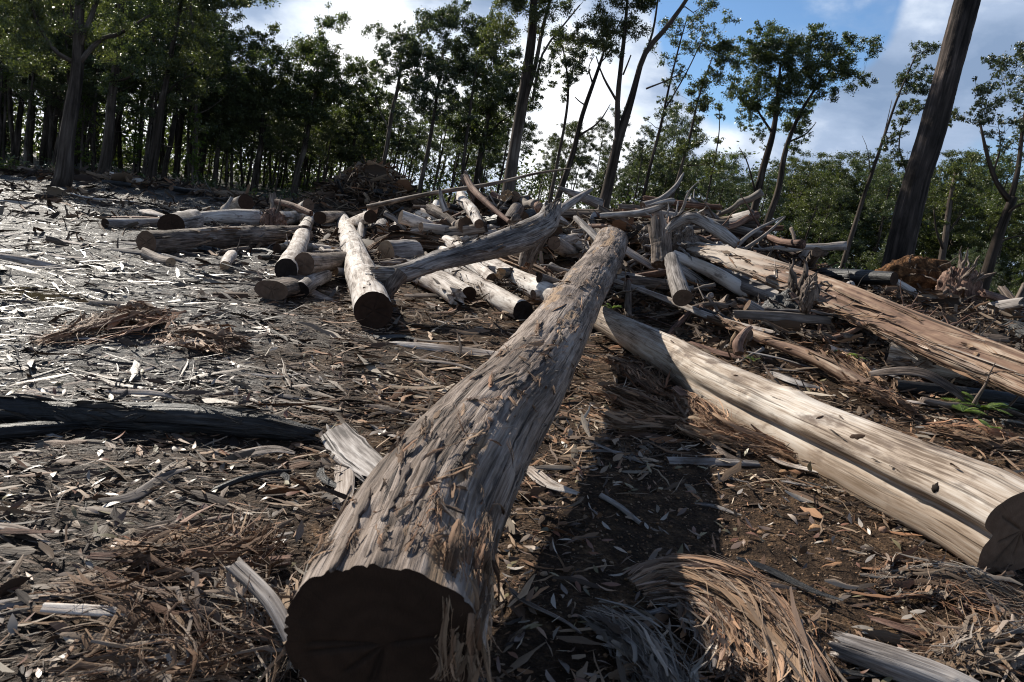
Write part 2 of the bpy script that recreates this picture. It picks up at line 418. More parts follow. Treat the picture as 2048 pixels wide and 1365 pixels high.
# litter pieces: per-piece colour, wet ones glossy
def litter_mat(name, rough_dry=0.75, spec=0.35, transl=0.0):
    m, t = newmat(name)
    c = t.attr('col').outputs['Color']; g = t.attr('grain').outputs['Vector']
    wet = t.attr('wet').outputs['Fac']
    n = t.noise(t.vmul(g, (1, 1, 0.08)), 120.0, 4.0, 0.6)
    c2 = t.mix(t.math('MULTIPLY', n, 0.75), t.n('ShaderNodeVectorMath', {0: c, 'Scale': 1.35}, operation='SCALE').outputs[0], t.n('ShaderNodeVectorMath', {0: c, 'Scale': 0.35}, operation='SCALE').outputs[0])
    r = t.mr(wet, 0.0, 1.0, rough_dry, 0.40)
    t.out(t.bsdf(c2, r, t.mr(wet, 0, 1, spec, 0.34), n, 0.004, 0.9))
    return m
M['litter'] = litter_mat('bark_litter_pieces')
M['fibre'] = litter_mat('shredded_bark_fibre', 0.8, 0.2)

m, t = newmat('fallen_leaves_surface')
c = t.attr('col').outputs['Color']
t.out(t.bsdf(c, 0.45, 0.5))
M['deadleaf'] = m

def leaf_mat(name, lo, hi, tr=0.35):
    m, t = newmat(name)
    lum = t.attr('col').outputs['Color']
    oi = t.n('ShaderNodeObjectInfo').outputs['Random']
    sx = t.n('ShaderNodeSeparateColor', {0: lum})
    c = t.mix(sx.outputs[0], lo, hi)
    c = t.n('ShaderNodeVectorMath', {0: c, 'Scale': t.math('ADD', t.math('MULTIPLY', oi, 0.4), 0.8)}, operation='SCALE').outputs[0]
    pb = t.bsdf(c, 0.34, 0.6)
    tl = t.n('ShaderNodeBsdfTranslucent', {'Color': t.n('ShaderNodeVectorMath', {0: c, 1: (1.1, 1.2, 0.5)}, operation='MULTIPLY').outputs[0]}).outputs[0]
    t.out(t.n('ShaderNodeMixShader', {0: tr, 1: pb, 2: tl}).outputs[0])
    return m
M['leaf'] = leaf_mat('gum_leaves', (0.030, 0.046, 0.018), (0.145, 0.155, 0.062), .42)
M['leaf_dark'] = leaf_mat('dark_gum_leaves', (0.022, 0.038, 0.014), (0.12, 0.14, 0.055), .42)
M['leaf_blue'] = leaf_mat('grey_green_gum_leaves', (0.034, 0.054, 0.028), (0.135, 0.155, 0.09))
M['leaf_lime'] = leaf_mat('young_lime_leaves', (0.06, 0.10, 0.012), (0.17, 0.23, 0.03), 0.5)
M['fern'] = leaf_mat('fern_fronds', (0.06, 0.105, 0.02), (0.19, 0.26, 0.06), 0.35)

m, t = newmat('ground_soil')
wet = t.attr('wet').outputs['Fac']
pos = t.n('ShaderNodeNewGeometry').outputs['Position']
na = t.noise(pos, 5.0, 6.0, 0.6, 0.2); nb = t.noise(pos, 38.0, 5.0, 0.65); nc = t.noise(t.vmul(pos, (1.0, 3.2, 1.0)), 14.0, 5.0, 0.65, 0.6); nd_ = t.noise(pos, 140.0, 3.0, 0.6)
vor = t.n('ShaderNodeTexVoronoi', {'Vector': pos, 'Scale': 55.0, 'Randomness': 1.0})
dry = t.ramp(t.math('ADD', t.math('MULTIPLY', na, 0.55), t.math('MULTIPLY', nb, 0.45)), [(0.35, (0.016, 0.011, 0.008)), (0.5, (0.065, 0.041, 0.026)), (0.60, (0.16, 0.10, 0.058)), (0.70, (0.30, 0.185, 0.105))])
mud = t.ramp(t.math('ADD', t.math('MULTIPLY', nc, 0.6), t.math('MULTIPLY', nb, 0.4)), [(0.36, (0.016, 0.014, 0.013)), (0.5, (0.045, 0.04, 0.037)), (0.66, (0.12, 0.11, 0.10))])
far = t.n('ShaderNodeVectorMath', {0: pos}, operation='LENGTH').outputs['Value']
farf = t.mr(far, 30.0, 60.0)
c = t.mix(wet, dry, mud)
c = t.mix(farf, c, (0.045, 0.04, 0.025))
film = t.math('MULTIPLY', wet, t.math('MULTIPLY', t.mr(nc, 0.36, 0.58), t.mr(t.noise(t.vmul(pos, (1.0, 2.2, 1.0)), 2.2, 5.0, 0.65), 0.42, 0.60)))
rgh = t.mr(film, 0.0, 1.0, 0.8, 0.24)
hh = t.math('ADD', t.math('MULTIPLY', nb, 0.9), t.math('ADD', t.math('MULTIPLY', nc, 1.2), t.math('ADD', t.math('MULTIPLY', nd_, 0.25), t.math('MULTIPLY', vor.outputs['Distance'], 0.35))))
t.out(t.bsdf(c, rgh, t.mr(wet, 0, 1, 0.12, 0.8), hh, 0.060, 0.9))
M['ground'] = m

m, t = newmat('puddle_water')
t.out(t.bsdf((0.05, 0.038, 0.025), 0.06, 0.5, t.noise(t.n('ShaderNodeNewGeometry').outputs['Position'], 14.0, 2.0), 0.004, 0.3))
M['water'] = m

m, t = newmat('orange_clay')
g = t.n('ShaderNodeTexCoord').outputs['Object']
c = t.ramp(t.noise(g, 7.0, 6.0, 0.65), [(0.38, (0.03, 0.017, 0.01)), (0.54, (0.10, 0.05, 0.024)), (0.70, (0.30, 0.16, 0.075))])
t.out(t.bsdf(c, 0.9, 0.1, t.noise(g, 24.0, 5.0, 0.6), 0.03, 1.0))
M['clay'] = m

m, t = newmat('stone')
c = t.attr('col').outputs['Color']; g = t.n('ShaderNodeTexCoord').outputs['Object']
c2 = t.mix(t.noise(g, 50.0, 4.0, 0.6), c, (0.06, 0.04, 0.03))
t.out(t.bsdf(c2, 0.85, 0.2, t.noise(g, 90.0, 4.0, 0.6), 0.004, 0.8))
M['stone'] = m

# ------------------------------------------------------------------ ground sheet
def build_ground():
    n = 370; a = 1.1; lim = math.asinh(900 / a)
    u = np.linspace(-lim, lim, n); v = np.linspace(-lim * 0.86, lim, n)
    X, Y = np.meshgrid(a * np.sinh(u), 3.0 + a * np.sinh(v))
    Z = terrain(X, Y)
    V = np.stack([X, Y, Z], -1).reshape(-1, 3)
    i = np.arange(n - 1)[:, None]; j = np.arange(n - 1)[None]
    Q = np.stack([i * n + j, i * n + j + 1, (i + 1) * n + j + 1, (i + 1) * n + j], -1).reshape(-1, 4)
    me = mesh_np('ground', V, Q, None, {'wet': wetness(X, Y).ravel()})
    link('ground', me, M['ground'], kind='structure')
    # puddle
    rr = np.linspace(0, 1, 8)[:, None]; th = np.linspace(0, 2 * np.pi, 40, endpoint=False)[None]
    x = PUD[0] + rr * np.cos(th) * 1.25; y = PUD[1] + rr * np.sin(th) * 0.42
    V = np.stack([x, y, np.full_like(x, -0.022)], -1).reshape(-1, 3)
    i = np.arange(7)[:, None]; j = np.arange(40)[None]; j2 = (j + 1) % 40
    Q = np.stack([i * 40 + j, i * 40 + j2, (i + 1) * 40 + j2, (i + 1) * 40 + j], -1).reshape(-1, 4)
    link('water', mesh_np('water', V, Q), M['water'], kind='structure')
build_ground()

# ------------------------------------------------------------------ logs
def solve_depth(x, y, w, lift=0.0, k=1.0):
    ds = np.concatenate([np.linspace(1.0, 12, 500), np.linspace(12.05, 70, 900)])
    pts = CAM + ds[:, None] * (Fw + (x - 1024.0) / F_PX * Rt - (y - 682.5) / F_PX * Up)
    f = pts[:, 2] - k * (w / 2 * ds / F_PX) - lift - terrain(pts[:, 0], pts[:, 1])
    idx = np.where(f < 0)[0]
    return float(ds[idx[0]]) if len(idx) else 40.0

def log_mesh(C0, R0, nseg, nlen, seed, kind='smooth', flat=None, roll=0.0, ends=('cut', 'cut'), lobe=None, knots=3, rough=1.0, patch=None):
    """returns body (V,Q,grain,layer) and rim rings"""
    rng = np.random.default_rng(seed)
    C = resample(C0, nlen); C0 = np.asarray(C0, float); cu = np.concatenate([[0], np.cumsum(np.linalg.norm(np.diff(C0, axis=0), axis=1))]); u_ = np.linspace(0, 1, nlen)
    R = np.interp(u_, np.linspace(0, 1, len(R0)) if len(R0) != len(C0) else cu / cu[-1], R0)
    T, N, B = frames(C)
    s = np.concatenate([[0], np.cumsum(np.linalg.norm(np.diff(C, axis=0), axis=1))])
    L = s[-1]
    th = np.linspace(0, 2 * np.pi, nseg, endpoint=False)
    TH, SS = np.meshgrid(th, s); RR = R[:, None] * np.ones_like(TH)
    g = np.stack([np.cos(TH) * RR, np.sin(TH) * RR, SS + seed * 1.37], -1)
    m = np.ones_like(TH)
    # slow out-of-round and swelling
    gl = np.stack([np.cos(TH) * 0.9, np.sin(TH) * 0.9, SS * 0.8 + seed], -1)
    m += 0.07 * rough * noise(gl, seed) + 0.025 * rough * noise(gl * 3.1, seed + 1)
    if lobe is not None:
        for ang, width, amt in lobe:
            dth = np.angle(np.exp(1j * (TH - ang))); m += amt * np.exp(-(dth / width) ** 2) * (1 - .9 * sst(SS / L, .25, .6) * (abs(amt) > .12))
    for _ in range(knots):
        a, b = rng.uniform(0, 2 * np.pi), rng.uniform(0.1, 0.9) * L
        dth = np.angle(np.exp(1j * (TH - a))) * RR; q = (dth ** 2 + ((SS - b) * 0.6) ** 2) / (0.3 * RR) ** 2
        m += 0.13 * np.exp(-q) - 0.10 * np.exp(-q * 9)
    layer = np.zeros_like(TH)
    if kind == 'bark':
        bk = min(1.0, rough); lg = .45 + .55 * (bk > .6)
        q = g * np.array([9, 9, 0.9]); rid = 1 - np.abs(fbm(q, seed + 5, 3)) * 2
        m += (rid - 0.5) * 0.035 * bk
        q = g * np.array([34, 34, 2.2]); m += fbm(q, seed + 6, 3) * 0.022
        wr = g + 0.05 * np.stack([fbm(g * 8, seed + 20, 2)] * 3, -1)
        fl = fbm(wr * np.array([30, 30, 9 * lg]), seed + 7, 3); m += sst(fl, 0.10, 0.2) * 0.006 * bk
        pl = fbm(wr * np.array([9, 9, 1.3 * lg]) + 9, seed + 8, 5)
        layer = sst(pl, 0.30, 0.34); m -= layer * 0.02 * bk
        pl2 = fbm(wr * np.array([16, 16, 1.8 * lg]) + 4, seed + 9, 4); m -= sst(pl2, 0.10, 0.13) * 0.009 * bk
        ck = 1 - np.abs(fbm(wr * np.array([14, 14, 0.5]) + 2, seed + 11, 3)) * 12; m -= np.clip(ck, 0, 1) * 0.05
    elif kind == 'slab':
        q = g * np.array([22, 22, 0.5]); m += (0.5 - np.abs(fbm(q, seed + 5, 4))) * 0.09
        pl2 = fbm(g * np.array([9, 9, .8]) + 4, seed + 9, 3); m -= sst(pl2, 0.05, 0.09) * 0.03
    else:
        q = g * np.array([10, 10, 0.9]); m += fbm(q, seed + 5, 3) * 0.022
        pl = fbm(g * np.array([6, 6, 1.2]) + 9, seed + 8, 3); m += sst(pl, 0.35, 0.40) * 0.03
        ck = 1 - np.abs(fbm(g * np.array([10, 10, 0.45]) + 2, seed + 11, 3)) * 16; m -= np.clip(ck, 0, 1) * 0.03
        m += fbm(g * np.array([40, 40, 6]), seed + 13, 2) * 0.008
    if patch is not None: layer = patch(TH, SS / L)
    r = RR * m
    cx, cy = np.cos(TH), np.sin(TH)
    thin = 0
    if flat is not None:
        q_ = np.sin(TH) * RR; q3 = np.stack([q_ * 22, SS * .9 + seed, np.sign(np.cos(TH)) * 5 + 0 * SS], -1)
        rl = (0.5 - np.abs(fbm(q3, seed + 31, 4))) * .10 + .05 * fbm(q3 * np.array([.3, .6, 1]), seed + 33, 3); ck_ = np.clip(1 - np.abs(fbm(q3 * np.array([.5, .5, 1]), seed + 34, 3)) * 14, 0, 1) * .10
        thin = np.sign(np.cos(TH)) * np.abs(np.cos(TH)) ** .4 * RR * (rl - ck_) * (1.0 if kind == 'slab' else .4)
        sx, sy, pw = flat
        k = (np.abs(cx) ** pw + np.abs(cy) ** pw) ** (-1 / pw)
        cx, cy = cx * k * sx, cy * k * sy
    cr, sr = math.cos(roll), math.sin(roll)
    ax_ = r * cx + thin; by_ = r * cy
    a = ax_ * cr - by_ * sr; b = ax_ * sr + by_ * cr
    V = C[:, None] + a[..., None] * N[:, None] + b[..., None] * B[:, None]
    # uneven / broken ends
    for e, idx, sg in ((ends[0], 0, -1), (ends[1], nlen - 1, 1)):
        amp = {'cut': 0.015, 'broken': 0.9, 'ragged': 0.22, 'taper': 0.0}[e] * R[idx]
        wv = fbm(np.stack([np.cos(th) * 3, np.sin(th) * 3, np.full_like(th, seed + sg)], -1), seed + 12, 4)
        if e in ('broken', 'ragged'): wv = wv + 0.6 * rng.uniform(-1, 1, nseg)
        span = max(2, int(nlen * 0.08))
        for q in range(span):
            i = idx + (q if sg < 0 else -q); f = (1 - q / span) ** 1.5
            V[i] += sg * T[idx] * (amp * wv * f)[:, None]
            if e == 'taper': V[i] = C[i] + (V[i] - C[i]) * (0.25 + 0.75 * (q / span) ** 0.6)
    gg = g.reshape(-1, 3)
    i = np.arange(nlen - 1)[:, None]; j = np.arange(nseg)[None]; j2 = (j + 1) % nseg
    Q = np.stack([i * nseg + j, i * nseg + j2, (i + 1) * nseg + j2, (i + 1) * nseg + j], -1).reshape(-1, 4)
    return V, Q, gg, layer.ravel(), (C, T, N, B, R)

def cap_mesh(ring, center, axis, seed, e='cut', nr=9, cracks=5):
    """end face from a rim ring; axis points outwards"""
    rng = np.random.default_rng(seed); n = len(ring)
    fr = np.linspace(1, 0, nr + 1)[:-1] ** 0.9
    c = center + (ring - center).mean(0)
    d = ring - c; rad = np.linalg.norm(d, axis=1).mean()
    V = c + d[None] * fr[:, None, None]
    u = nrm(d[0] - (d[0] @ axis) * axis); v = np.cross(axis, u)
    ang = np.arctan2(d @ v, d @ u)
    ck = np.zeros((nr, n))
    for _ in range(cracks):
        a = rng.uniform(-np.pi, np.pi); ln = rng.uniform(0.4, 1.0)
        dd = np.abs(np.angle(np.exp(1j * (ang - a - 0.12 * np.sin(3 * a))))) [None] * fr[:, None] * rad
        ck = np.maximum(ck, np.exp(-(dd / (0.014 * rad + 0.003)) ** 2) * (fr[:, None] < ln))
    dep = -ck * 0.035 * rad
    if e in ('broken', 'ragged'):
        dep = dep + (noise(V / rad * 4.0, seed) * 0.30 + noise(V / rad * 9.0, seed + 3) * .18 - 0.1) * rad * (1 if e == 'broken' else 0.4) * (fr[:, None] < 0.99)
    else: dep = dep + noise(V / rad * 3.0, seed) * 0.012 * rad
    V = V + axis * dep[..., None]
    V = V.reshape(-1, 3); V = np.vstack([V, c - axis * (0.02 * rad)])
    i = np.arange(nr - 1)[:, None]; j = np.arange(n)[None]; j2 = (j + 1) % n
    Q = np.stack([i * n + j, i * n + j2, (i + 1) * n + j2, (i + 1) * n + j], -1).reshape(-1, 4)
    jj = np.arange(n); b0 = (nr - 1) * n
    Tt = np.stack([b0 + jj, b0 + (jj + 1) % n, np.full(n, nr * n)], -1)
    g = np.stack([(V - c) @ u, (V - c) @ v, np.zeros(len(V))], -1)
    return V, Q, Tt, g, np.concatenate([ck.ravel(), [0.0]])

SEED = [100]
def make_log(name, label, cat, pts, mat='pale', kind='smooth', d=None, lift=(0, 0), res=None, cutmat='cut', ends=('cut', 'cut'), flat=None, roll=0.0, lobe=None, knots=3, group=None, rough=1.0, patch=None, k=1.0, body='stem'):
    SEED[0] += 1; seed = SEED[0]
    pts = np.array(pts, float)
    d0 = d[0] if d else solve_depth(pts[0, 0], pts[0, 1], pts[0, 2], lift[0], k)
    d1 = d[1] if d else solve_depth(pts[-1, 0], pts[-1, 1], pts[-1, 2], lift[1], k)
    sl = np.concatenate([[0], np.cumsum(np.linalg.norm(np.diff(pts[:, :2], axis=0), axis=1))]); sl /= sl[-1]
    if d and len(d) == len(pts) and len(d) > 2: D = np.array(d, float)
    else: D = 1.0 / ((1 - sl) / d0 + sl / d1)
    C0 = np.array([P(p[0], p[1], q) for p, q in zip(pts, D)]); R0 = pts[:, 2] / 2 * D / F_PX
    length = np.linalg.norm(np.diff(C0, axis=0), axis=1).sum()
    px = pts[:, 2].max()
    nseg, nlen = res or ((36, 76) if px > 45 else (22, 42) if px > 18 else (12, 30))
    V, Q, g, ly, fr = log_mesh(C0, R0, nseg, nlen, seed, kind, flat, roll, ends, lobe, knots, rough, patch)
    C, T, N, B, R = fr
    base = C.mean(0).copy(); base[2] = V[..., 2].min()
    root = thing(name, label, cat, base, group)
    link(body, mesh_np(body, V.reshape(-1, 3) - base, Q, None, {'grain': g, 'layer': ly}), M[mat], root)
    for e, idx, ax in ((ends[0], 0, -T[0]), (ends[1], nlen - 1, T[-1])):
        nm = {'cut': 'cut_face', 'broken': 'broken_end', 'ragged': 'ragged_end', 'taper': 'tapered_tip'}[e]
        Vc, Qc, Tc, gc, ck = cap_mesh(V[idx], C[idx], ax, seed + idx, e, nr=10 if px > 45 else 5, cracks=6 if px > 20 else 3)
        if ax is not None and idx == 0: Qc = Qc[:, ::-1]; Tc = Tc[:, ::-1]
        link(nm, mesh_np(nm, Vc - base, Qc, Tc, {'grain': gc, 'crack': ck}, smooth=(e == 'cut')), M[cutmat if e in ('cut', 'ragged') else ('red' if mat in ('bark', 'red', 'brown') else mat)], root)
    return root, C, R, V

LOGINFO = {}
def L(key, *a, **k):
    LOGINFO[key] = make_log(*a, **k); return LOGINFO[key]

# the great log in the foreground
L('near', 'log', 'huge barked log with sawn butt nearest the viewer, running away up the heap', 'log',
  [(768, 1295, 392), (830, 1098, 312), (897, 972, 262), (967, 869, 214), (1024, 802, 180), (1086, 712, 142), (1135, 634, 109), (1175, 570, 86), (1207, 520, 70), (1222, 488, 66)],
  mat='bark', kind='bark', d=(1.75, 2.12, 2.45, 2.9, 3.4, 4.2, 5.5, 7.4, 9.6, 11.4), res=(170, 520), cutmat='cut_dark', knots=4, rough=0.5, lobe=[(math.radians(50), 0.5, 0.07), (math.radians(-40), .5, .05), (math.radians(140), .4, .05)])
L('pale_right', 'log', 'thick pale peeled log with dark knot and two-lobed cut end at right', 'log',
  [(2046, 1062, 196), (1965, 1018, 182), (1850, 965, 160), (1640, 868, 126), (1450, 778, 96), (1330, 708, 72), (1235, 655, 54), (1170, 622, 44)],
  mat='pale', res=(100, 300), cutmat='cut', lobe=[(math.radians(222), 0.30, 0.30), (math.radians(262), 0.16, -0.26), (math.radians(290), .3, .06)], knots=7, rough=1.3,
  patch=lambda TH, S: np.clip(np.exp(-(np.angle(np.exp(1j * (TH - math.radians(228)))) / .5) ** 2) * .75 * (1 + .6 * fbm(np.stack([TH * 3, S * 14, S * 0], -1), 5, 3)), 0, 1))
L('mid_stand', 'log', 'white peeled log with round cracked end, pointing at viewer left of the big log', 'log',
  [(748, 622, 76), (722, 548, 62), (703, 488, 44), (684, 440, 28)], mat='white', cutmat='cut_dark', res=(64, 140))
L('left_long', 'log', 'long brown log lying level across the wet clearing, splintered right end', 'log',
  [(292, 486, 46), (400, 481, 47), (500, 474, 46), (612, 468, 34)], mat='brown', kind='bark', ends=('cut', 'broken'), res=(64, 160), cutmat='cut')
L('grey_pipe', 'log', 'slim smooth grey log lying behind the long brown log', 'log', [(210, 447, 20), (270, 447, 20), (328, 445, 17)], mat='grey', cutmat='cut_dark')
L('red_slab', 'bark_slab', 'broken red-brown bark slab behind the slim grey log', 'bark slab', [(215, 436, 12), (290, 437, 14), (350, 441, 10)], mat='red', kind='bark', ends=('ragged', 'ragged'), flat=(0.5, 1.2, 2.4))
L('stub', 'log', 'short thick stub of log with big dark cut end behind the long brown log', 'log', [(343, 452, 50), (368, 446, 46), (388, 440, 42)], mat='grey', cutmat='cut_dark', ends=('cut', 'ragged'))
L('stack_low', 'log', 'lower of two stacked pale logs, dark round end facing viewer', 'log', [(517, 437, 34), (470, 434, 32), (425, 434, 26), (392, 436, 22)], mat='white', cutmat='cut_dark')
L('stack_top', 'log', 'upper of two stacked pale logs, propped on the lower one', 'log', [(492, 406, 32), (472, 413, 30), (452, 424, 26)], mat='pale', cutmat='cut_dark', d=(18.7, 19.8))
L('stack_post', 'stick', 'dark splintered stake leaning against the two stacked logs', 'stick', [(434, 446, 12), (450, 420, 11), (463, 397, 7)], mat='grey', d=(17.6, 18.2), ends=('ragged', 'broken'))
L('a1', 'log', 'pale log with tan cut end leaning beside a rotten stump', 'log', [(552, 440, 32), (585, 436, 26), (618, 432, 20)], mat='white', cutmat='cut_tan')
L('a2', 'log', 'short brown log lying atop others beneath the treeline', 'log', [(617, 411, 24), (600, 418, 20)], mat='pale', cutmat='cut', d=(19.4, 20.0))
L('a3', 'stick', 'dark twisted snag standing up beside the stacked logs', 'stick', [(545, 425, 14), (548, 410, 13), (545, 392, 15)], mat='brown', kind='bark', d=(18, 18.2), ends=('ragged', 'broken'))
L('a4', 'branch', 'red-brown splintered branch sloping down from the dark snag', 'branch', [(553, 403, 11), (585, 412, 13), (622, 428, 12)], mat='red', kind='bark', d=(18, 17), ends=('broken', 'broken'))
L('a5', 'log', 'small pale log end between the stacks', 'log', [(530, 446, 22), (548, 440, 18)], mat='white')
L('b1', 'log', 'whitish log slanting back, dark cut end left of the thick white log', 'log', [(572, 540, 46), (592, 505, 38), (608, 462, 27), (622, 432, 18)], mat='white', cutmat='cut_black', lift=(0.12, 0))
L('b2', 'log', 'brown log with round cut end resting across its pale neighbours', 'log', [(608, 528, 44), (640, 527, 40), (690, 520, 34)], mat='brown', cutmat='cut', lift=(0.2, 0.1), kind='bark')
L('b3', 'log', 'dark half-round log end lying on the mud left of centre', 'log', [(543, 581, 62), (575, 573, 56), (600, 566, 50)], mat='brown', kind='bark', cutmat='cut', flat=(0.62, 1.08, 2.3), k=0.6, ends=('cut', 'ragged'))
L('b4', 'log', 'pale stub tucked beneath the brown crosswise log', 'log', [(600, 582, 34), (622, 566, 32), (650, 552, 28)], mat='grey', cutmat='cut_black', ends=('ragged', 'cut'))
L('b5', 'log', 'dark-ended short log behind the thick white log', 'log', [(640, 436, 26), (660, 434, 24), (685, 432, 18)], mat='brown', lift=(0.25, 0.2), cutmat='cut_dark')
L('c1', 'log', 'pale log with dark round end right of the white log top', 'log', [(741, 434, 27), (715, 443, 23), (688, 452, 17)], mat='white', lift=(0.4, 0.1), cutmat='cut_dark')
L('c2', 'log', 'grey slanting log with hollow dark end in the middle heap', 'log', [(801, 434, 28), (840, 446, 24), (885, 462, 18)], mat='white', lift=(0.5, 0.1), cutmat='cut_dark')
L('c3', 'log', 'broken brown log pointing down-left in the middle heap', 'log', [(860, 418, 22), (885, 432, 20), (915, 452, 14)], mat='brown', kind='bark', lift=(0.45, 0.3), ends=('broken', 'cut'))
L('c4', 'log', 'crooked white log standing steeply behind the middle heap', 'log', [(958, 448, 20), (944, 422, 23), (925, 400, 22), (922, 388, 18)], mat='white', lift=(0.1, 0.85), d=(13.2, 15.0))
L('c5', 'log', 'reddish upright log end next to the slanting pale logs', 'log', [(747, 412, 20), (744, 424, 20)], mat='red', cutmat='cut', d=(16, 16.4))
L('c6', 'log', 'burnt dark stub low in the middle heap', 'log', [(755, 462, 24), (765, 448, 22)], mat='grey', cutmat='cut_black', lift=(.1, .1))
L('c7', 'log', 'charred hollow stub beside the burnt stub', 'log', [(790, 464, 26), (800, 448, 22)], mat='white', cutmat='cut_black', ends=('ragged', 'cut'), lift=(.1, .1))
L('d0', 'log', 'big tan-faced log end lying under the red bark sheets', 'log', [(772, 514, 66), (800, 512, 64), (830, 510, 60)], mat='grey', cutmat='cut_tan', k=0.3)
L('d1', 'log', 'leftmost log of the pale row, charred split end', 'log', [(912, 594, 38), (872, 568, 36), (825, 548, 32)], mat='white', cutmat='cut_black', ends=('broken', 'cut'))
L('d2', 'log', 'slim white log in the pale row, small dark end', 'log', [(938, 588, 31), (895, 563, 29), (845, 536, 25)], mat='white', cutmat='cut_dark')
L('d3', 'log', 'blackened-end log of the pale row, longest stretch of scorched skin', 'log', [(1046, 622, 44), (1000, 598, 44), (960, 575, 40), (890, 530, 32)], mat='white', cutmat='cut_black', ends=('ragged', 'cut'))
L('d4', 'log', 'long cream log running under the great barked log', 'log', [(1135, 606, 48), (1060, 573, 44), (990, 538, 36), (893, 482, 23)], mat='white', lift=(0.05, 0.1))
L('d5', 'log', 'pale log crossing deep in the row beneath the grey bough', 'log', [(985, 560, 26), (930, 520, 24), (880, 500, 20)], mat='white')
L('d6', 'log', 'short pale log end sticking out above the grey bough', 'log', [(1003, 458, 26), (975, 462, 24), (945, 470, 18)], mat='white', cutmat='cut_black', lift=(.2, .1))
L('d7', 'log', 'small round-ended pale log behind the grey bough', 'log', [(945, 451, 20), (925, 458, 18)], mat='white', cutmat='cut_black', lift=(.2, .1))
# the grey bough that arches across
L('bough', 'bough', 'bent grey bough with torn orange tip arching over the pale row', 'bough',
  [(745, 548, 34), (800, 548, 42), (860, 527, 40), (930, 508, 46), (1000, 488, 52), (1052, 470, 56), (1092, 446, 48), (1106, 412, 34)], mat='grey', kind='bark', res=(64, 220),
  d=(8.0, 8.1, 8.4, 8.8, 9.3, 9.7, 10.0, 10.1), ends=('broken', 'broken'), knots=6, rough=1.6)
L('bough2', 'branch', 'stubby fork of the grey bough digging into the ground', 'branch', [(800, 548, 36), (782, 575, 30), (770, 606, 14)], mat='brown', kind='bark', d=(8.05, 7.9), ends=('cut', 'broken'))
L('bough3', 'branch', 'thick torn leg beneath the raised end of the grey bough', 'branch', [(1075, 470, 44), (1060, 500, 38), (1050, 530, 28)], mat='brown', kind='bark', d=(9.9, 9.9), ends=('cut', 'broken'))
L('e1', 'log', 'white log bending into the heap right of the arched bough', 'log', [(1192, 505, 26), (1165, 490, 24), (1130, 480, 20), (1090, 477, 14)], mat='white', lift=(.1, .1))
L('e2', 'wood_slab', 'weathered grey slab standing tilted in the heap', 'slab', [(1208, 492, 38), (1185, 468, 38), (1160, 443, 34)], mat='grey', kind='slab', flat=(0.35, 1.0, 3.0), roll=0.5, d=(11.6, 12.6), ends=('ragged', 'ragged'))
L('e3', 'plank', 'pale flat plank sloping down right from the tip of the great log', 'plank', [(1218, 478, 18), (1270, 512, 22), (1328, 548, 20)], mat='slab_pale', kind='slab', flat=(0.35, 1.0, 3.0), roll=0.4, lift=(.55, .1), ends=('ragged', 'broken'))
L('e4', 'log', 'short grey post leaning in the rubble right of the great log', 'log', [(1365, 596, 40), (1352, 556, 34), (1343, 516, 26)], mat='grey', d=(8.8, 9.8), cutmat='cut')
L('e5', 'plank', 'grey tapering plank under the rubble right of the great log', 'plank', [(1240, 548, 20), (1290, 562, 24), (1345, 585, 16)], mat='grey', kind='slab', flat=(0.3, 1.0, 3.0), roll=0.4, ends=('ragged', 'ragged'), lift=(.1, .1))
L('e6', 'pole', 'long thin pole slanting up over the heap against the trees', 'pole', [(735, 414, 9), (860, 388, 9), (985, 368, 8), (1070, 348, 5), (1150, 336, 3)], mat='brown', d=(15.5, 13.5), res=(12, 60), ends=('ragged', 'taper'))
L('e7', 'stick', 'pale pointed stake standing up in the middle heap', 'stick', [(892, 424, 14), (884, 402, 12), (878, 372, 3)], mat='grey', d=(13.8, 13.8), ends=('cut', 'taper'))
L('e8', 'branch', 'red-barked branch leaning from the pole down into the heap', 'branch', [(932, 354, 11), (945, 378, 13), (975, 408, 12), (1018, 444, 9)], mat='red', kind='bark', d=(14, 12.4), ends=('broken', 'ragged'))
L('e9', 'branch', 'grey branch rising right above the arched bough', 'branch', [(1115, 424, 18), (1145, 404, 16), (1182, 380, 8)], mat='grey', d=(11.5, 12.6), ends=('cut', 'broken'))
L('e10', 'log', 'pale pointed log sticking left from behind the branches', 'log', [(1200, 408, 22), (1160, 393, 18), (1115, 375, 6)], mat='grey', d=(14.5, 14), ends=('cut', 'taper'))
L('e11', 'log', 'dark cut log standing on end behind the arched bough', 'log', [(1018, 445, 28), (1035, 418, 30)], mat='brown', d=(13.5, 13.9), cutmat='cut_black')
L('e12', 'branch', 'slender grey limb curving skyward at the heap top', 'branch', [(1285, 412, 16), (1320, 400, 13), (1350, 375, 10), (1368, 345, 4)], mat='grey', d=(13, 13.5), ends=('ragged', 'taper'))
L('e13', 'branch', 'bleached crooked limb lying along the heap crest', 'branch', [(1200, 432, 10), (1290, 425, 15), (1345, 402, 12), (1300, 410, 6)], mat='grey', d=(13, 12.6), ends=('ragged', 'taper'))
L('e14', 'branch', 'thick grey limb hooking over at the right end of the heap', 'branch', [(1335, 462, 14), (1350, 448, 20), (1385, 436, 22), (1430, 458, 26), (1475, 490, 20)], mat='grey', kind='bark', d=(10.6, 10.2), ends=('ragged', 'ragged'), res=(32, 90))
L('e15', 'stump', 'dark upright splintered stump in the right part of heap', 'stump', [(1325, 530, 44), (1322, 490, 40), (1318, 452, 46)], mat='brown', kind='bark', d=(11.0, 11.2), ends=('ragged', 'broken'), rough=1.6, body='stem')
L('e16', 'branch', 'thin forked pale branch standing right of the heap', 'branch', [(1470, 495, 10), (1510, 462, 7), (1570, 432, 3)], mat='grey', d=(12, 12.4), ends=('ragged', 'taper'))
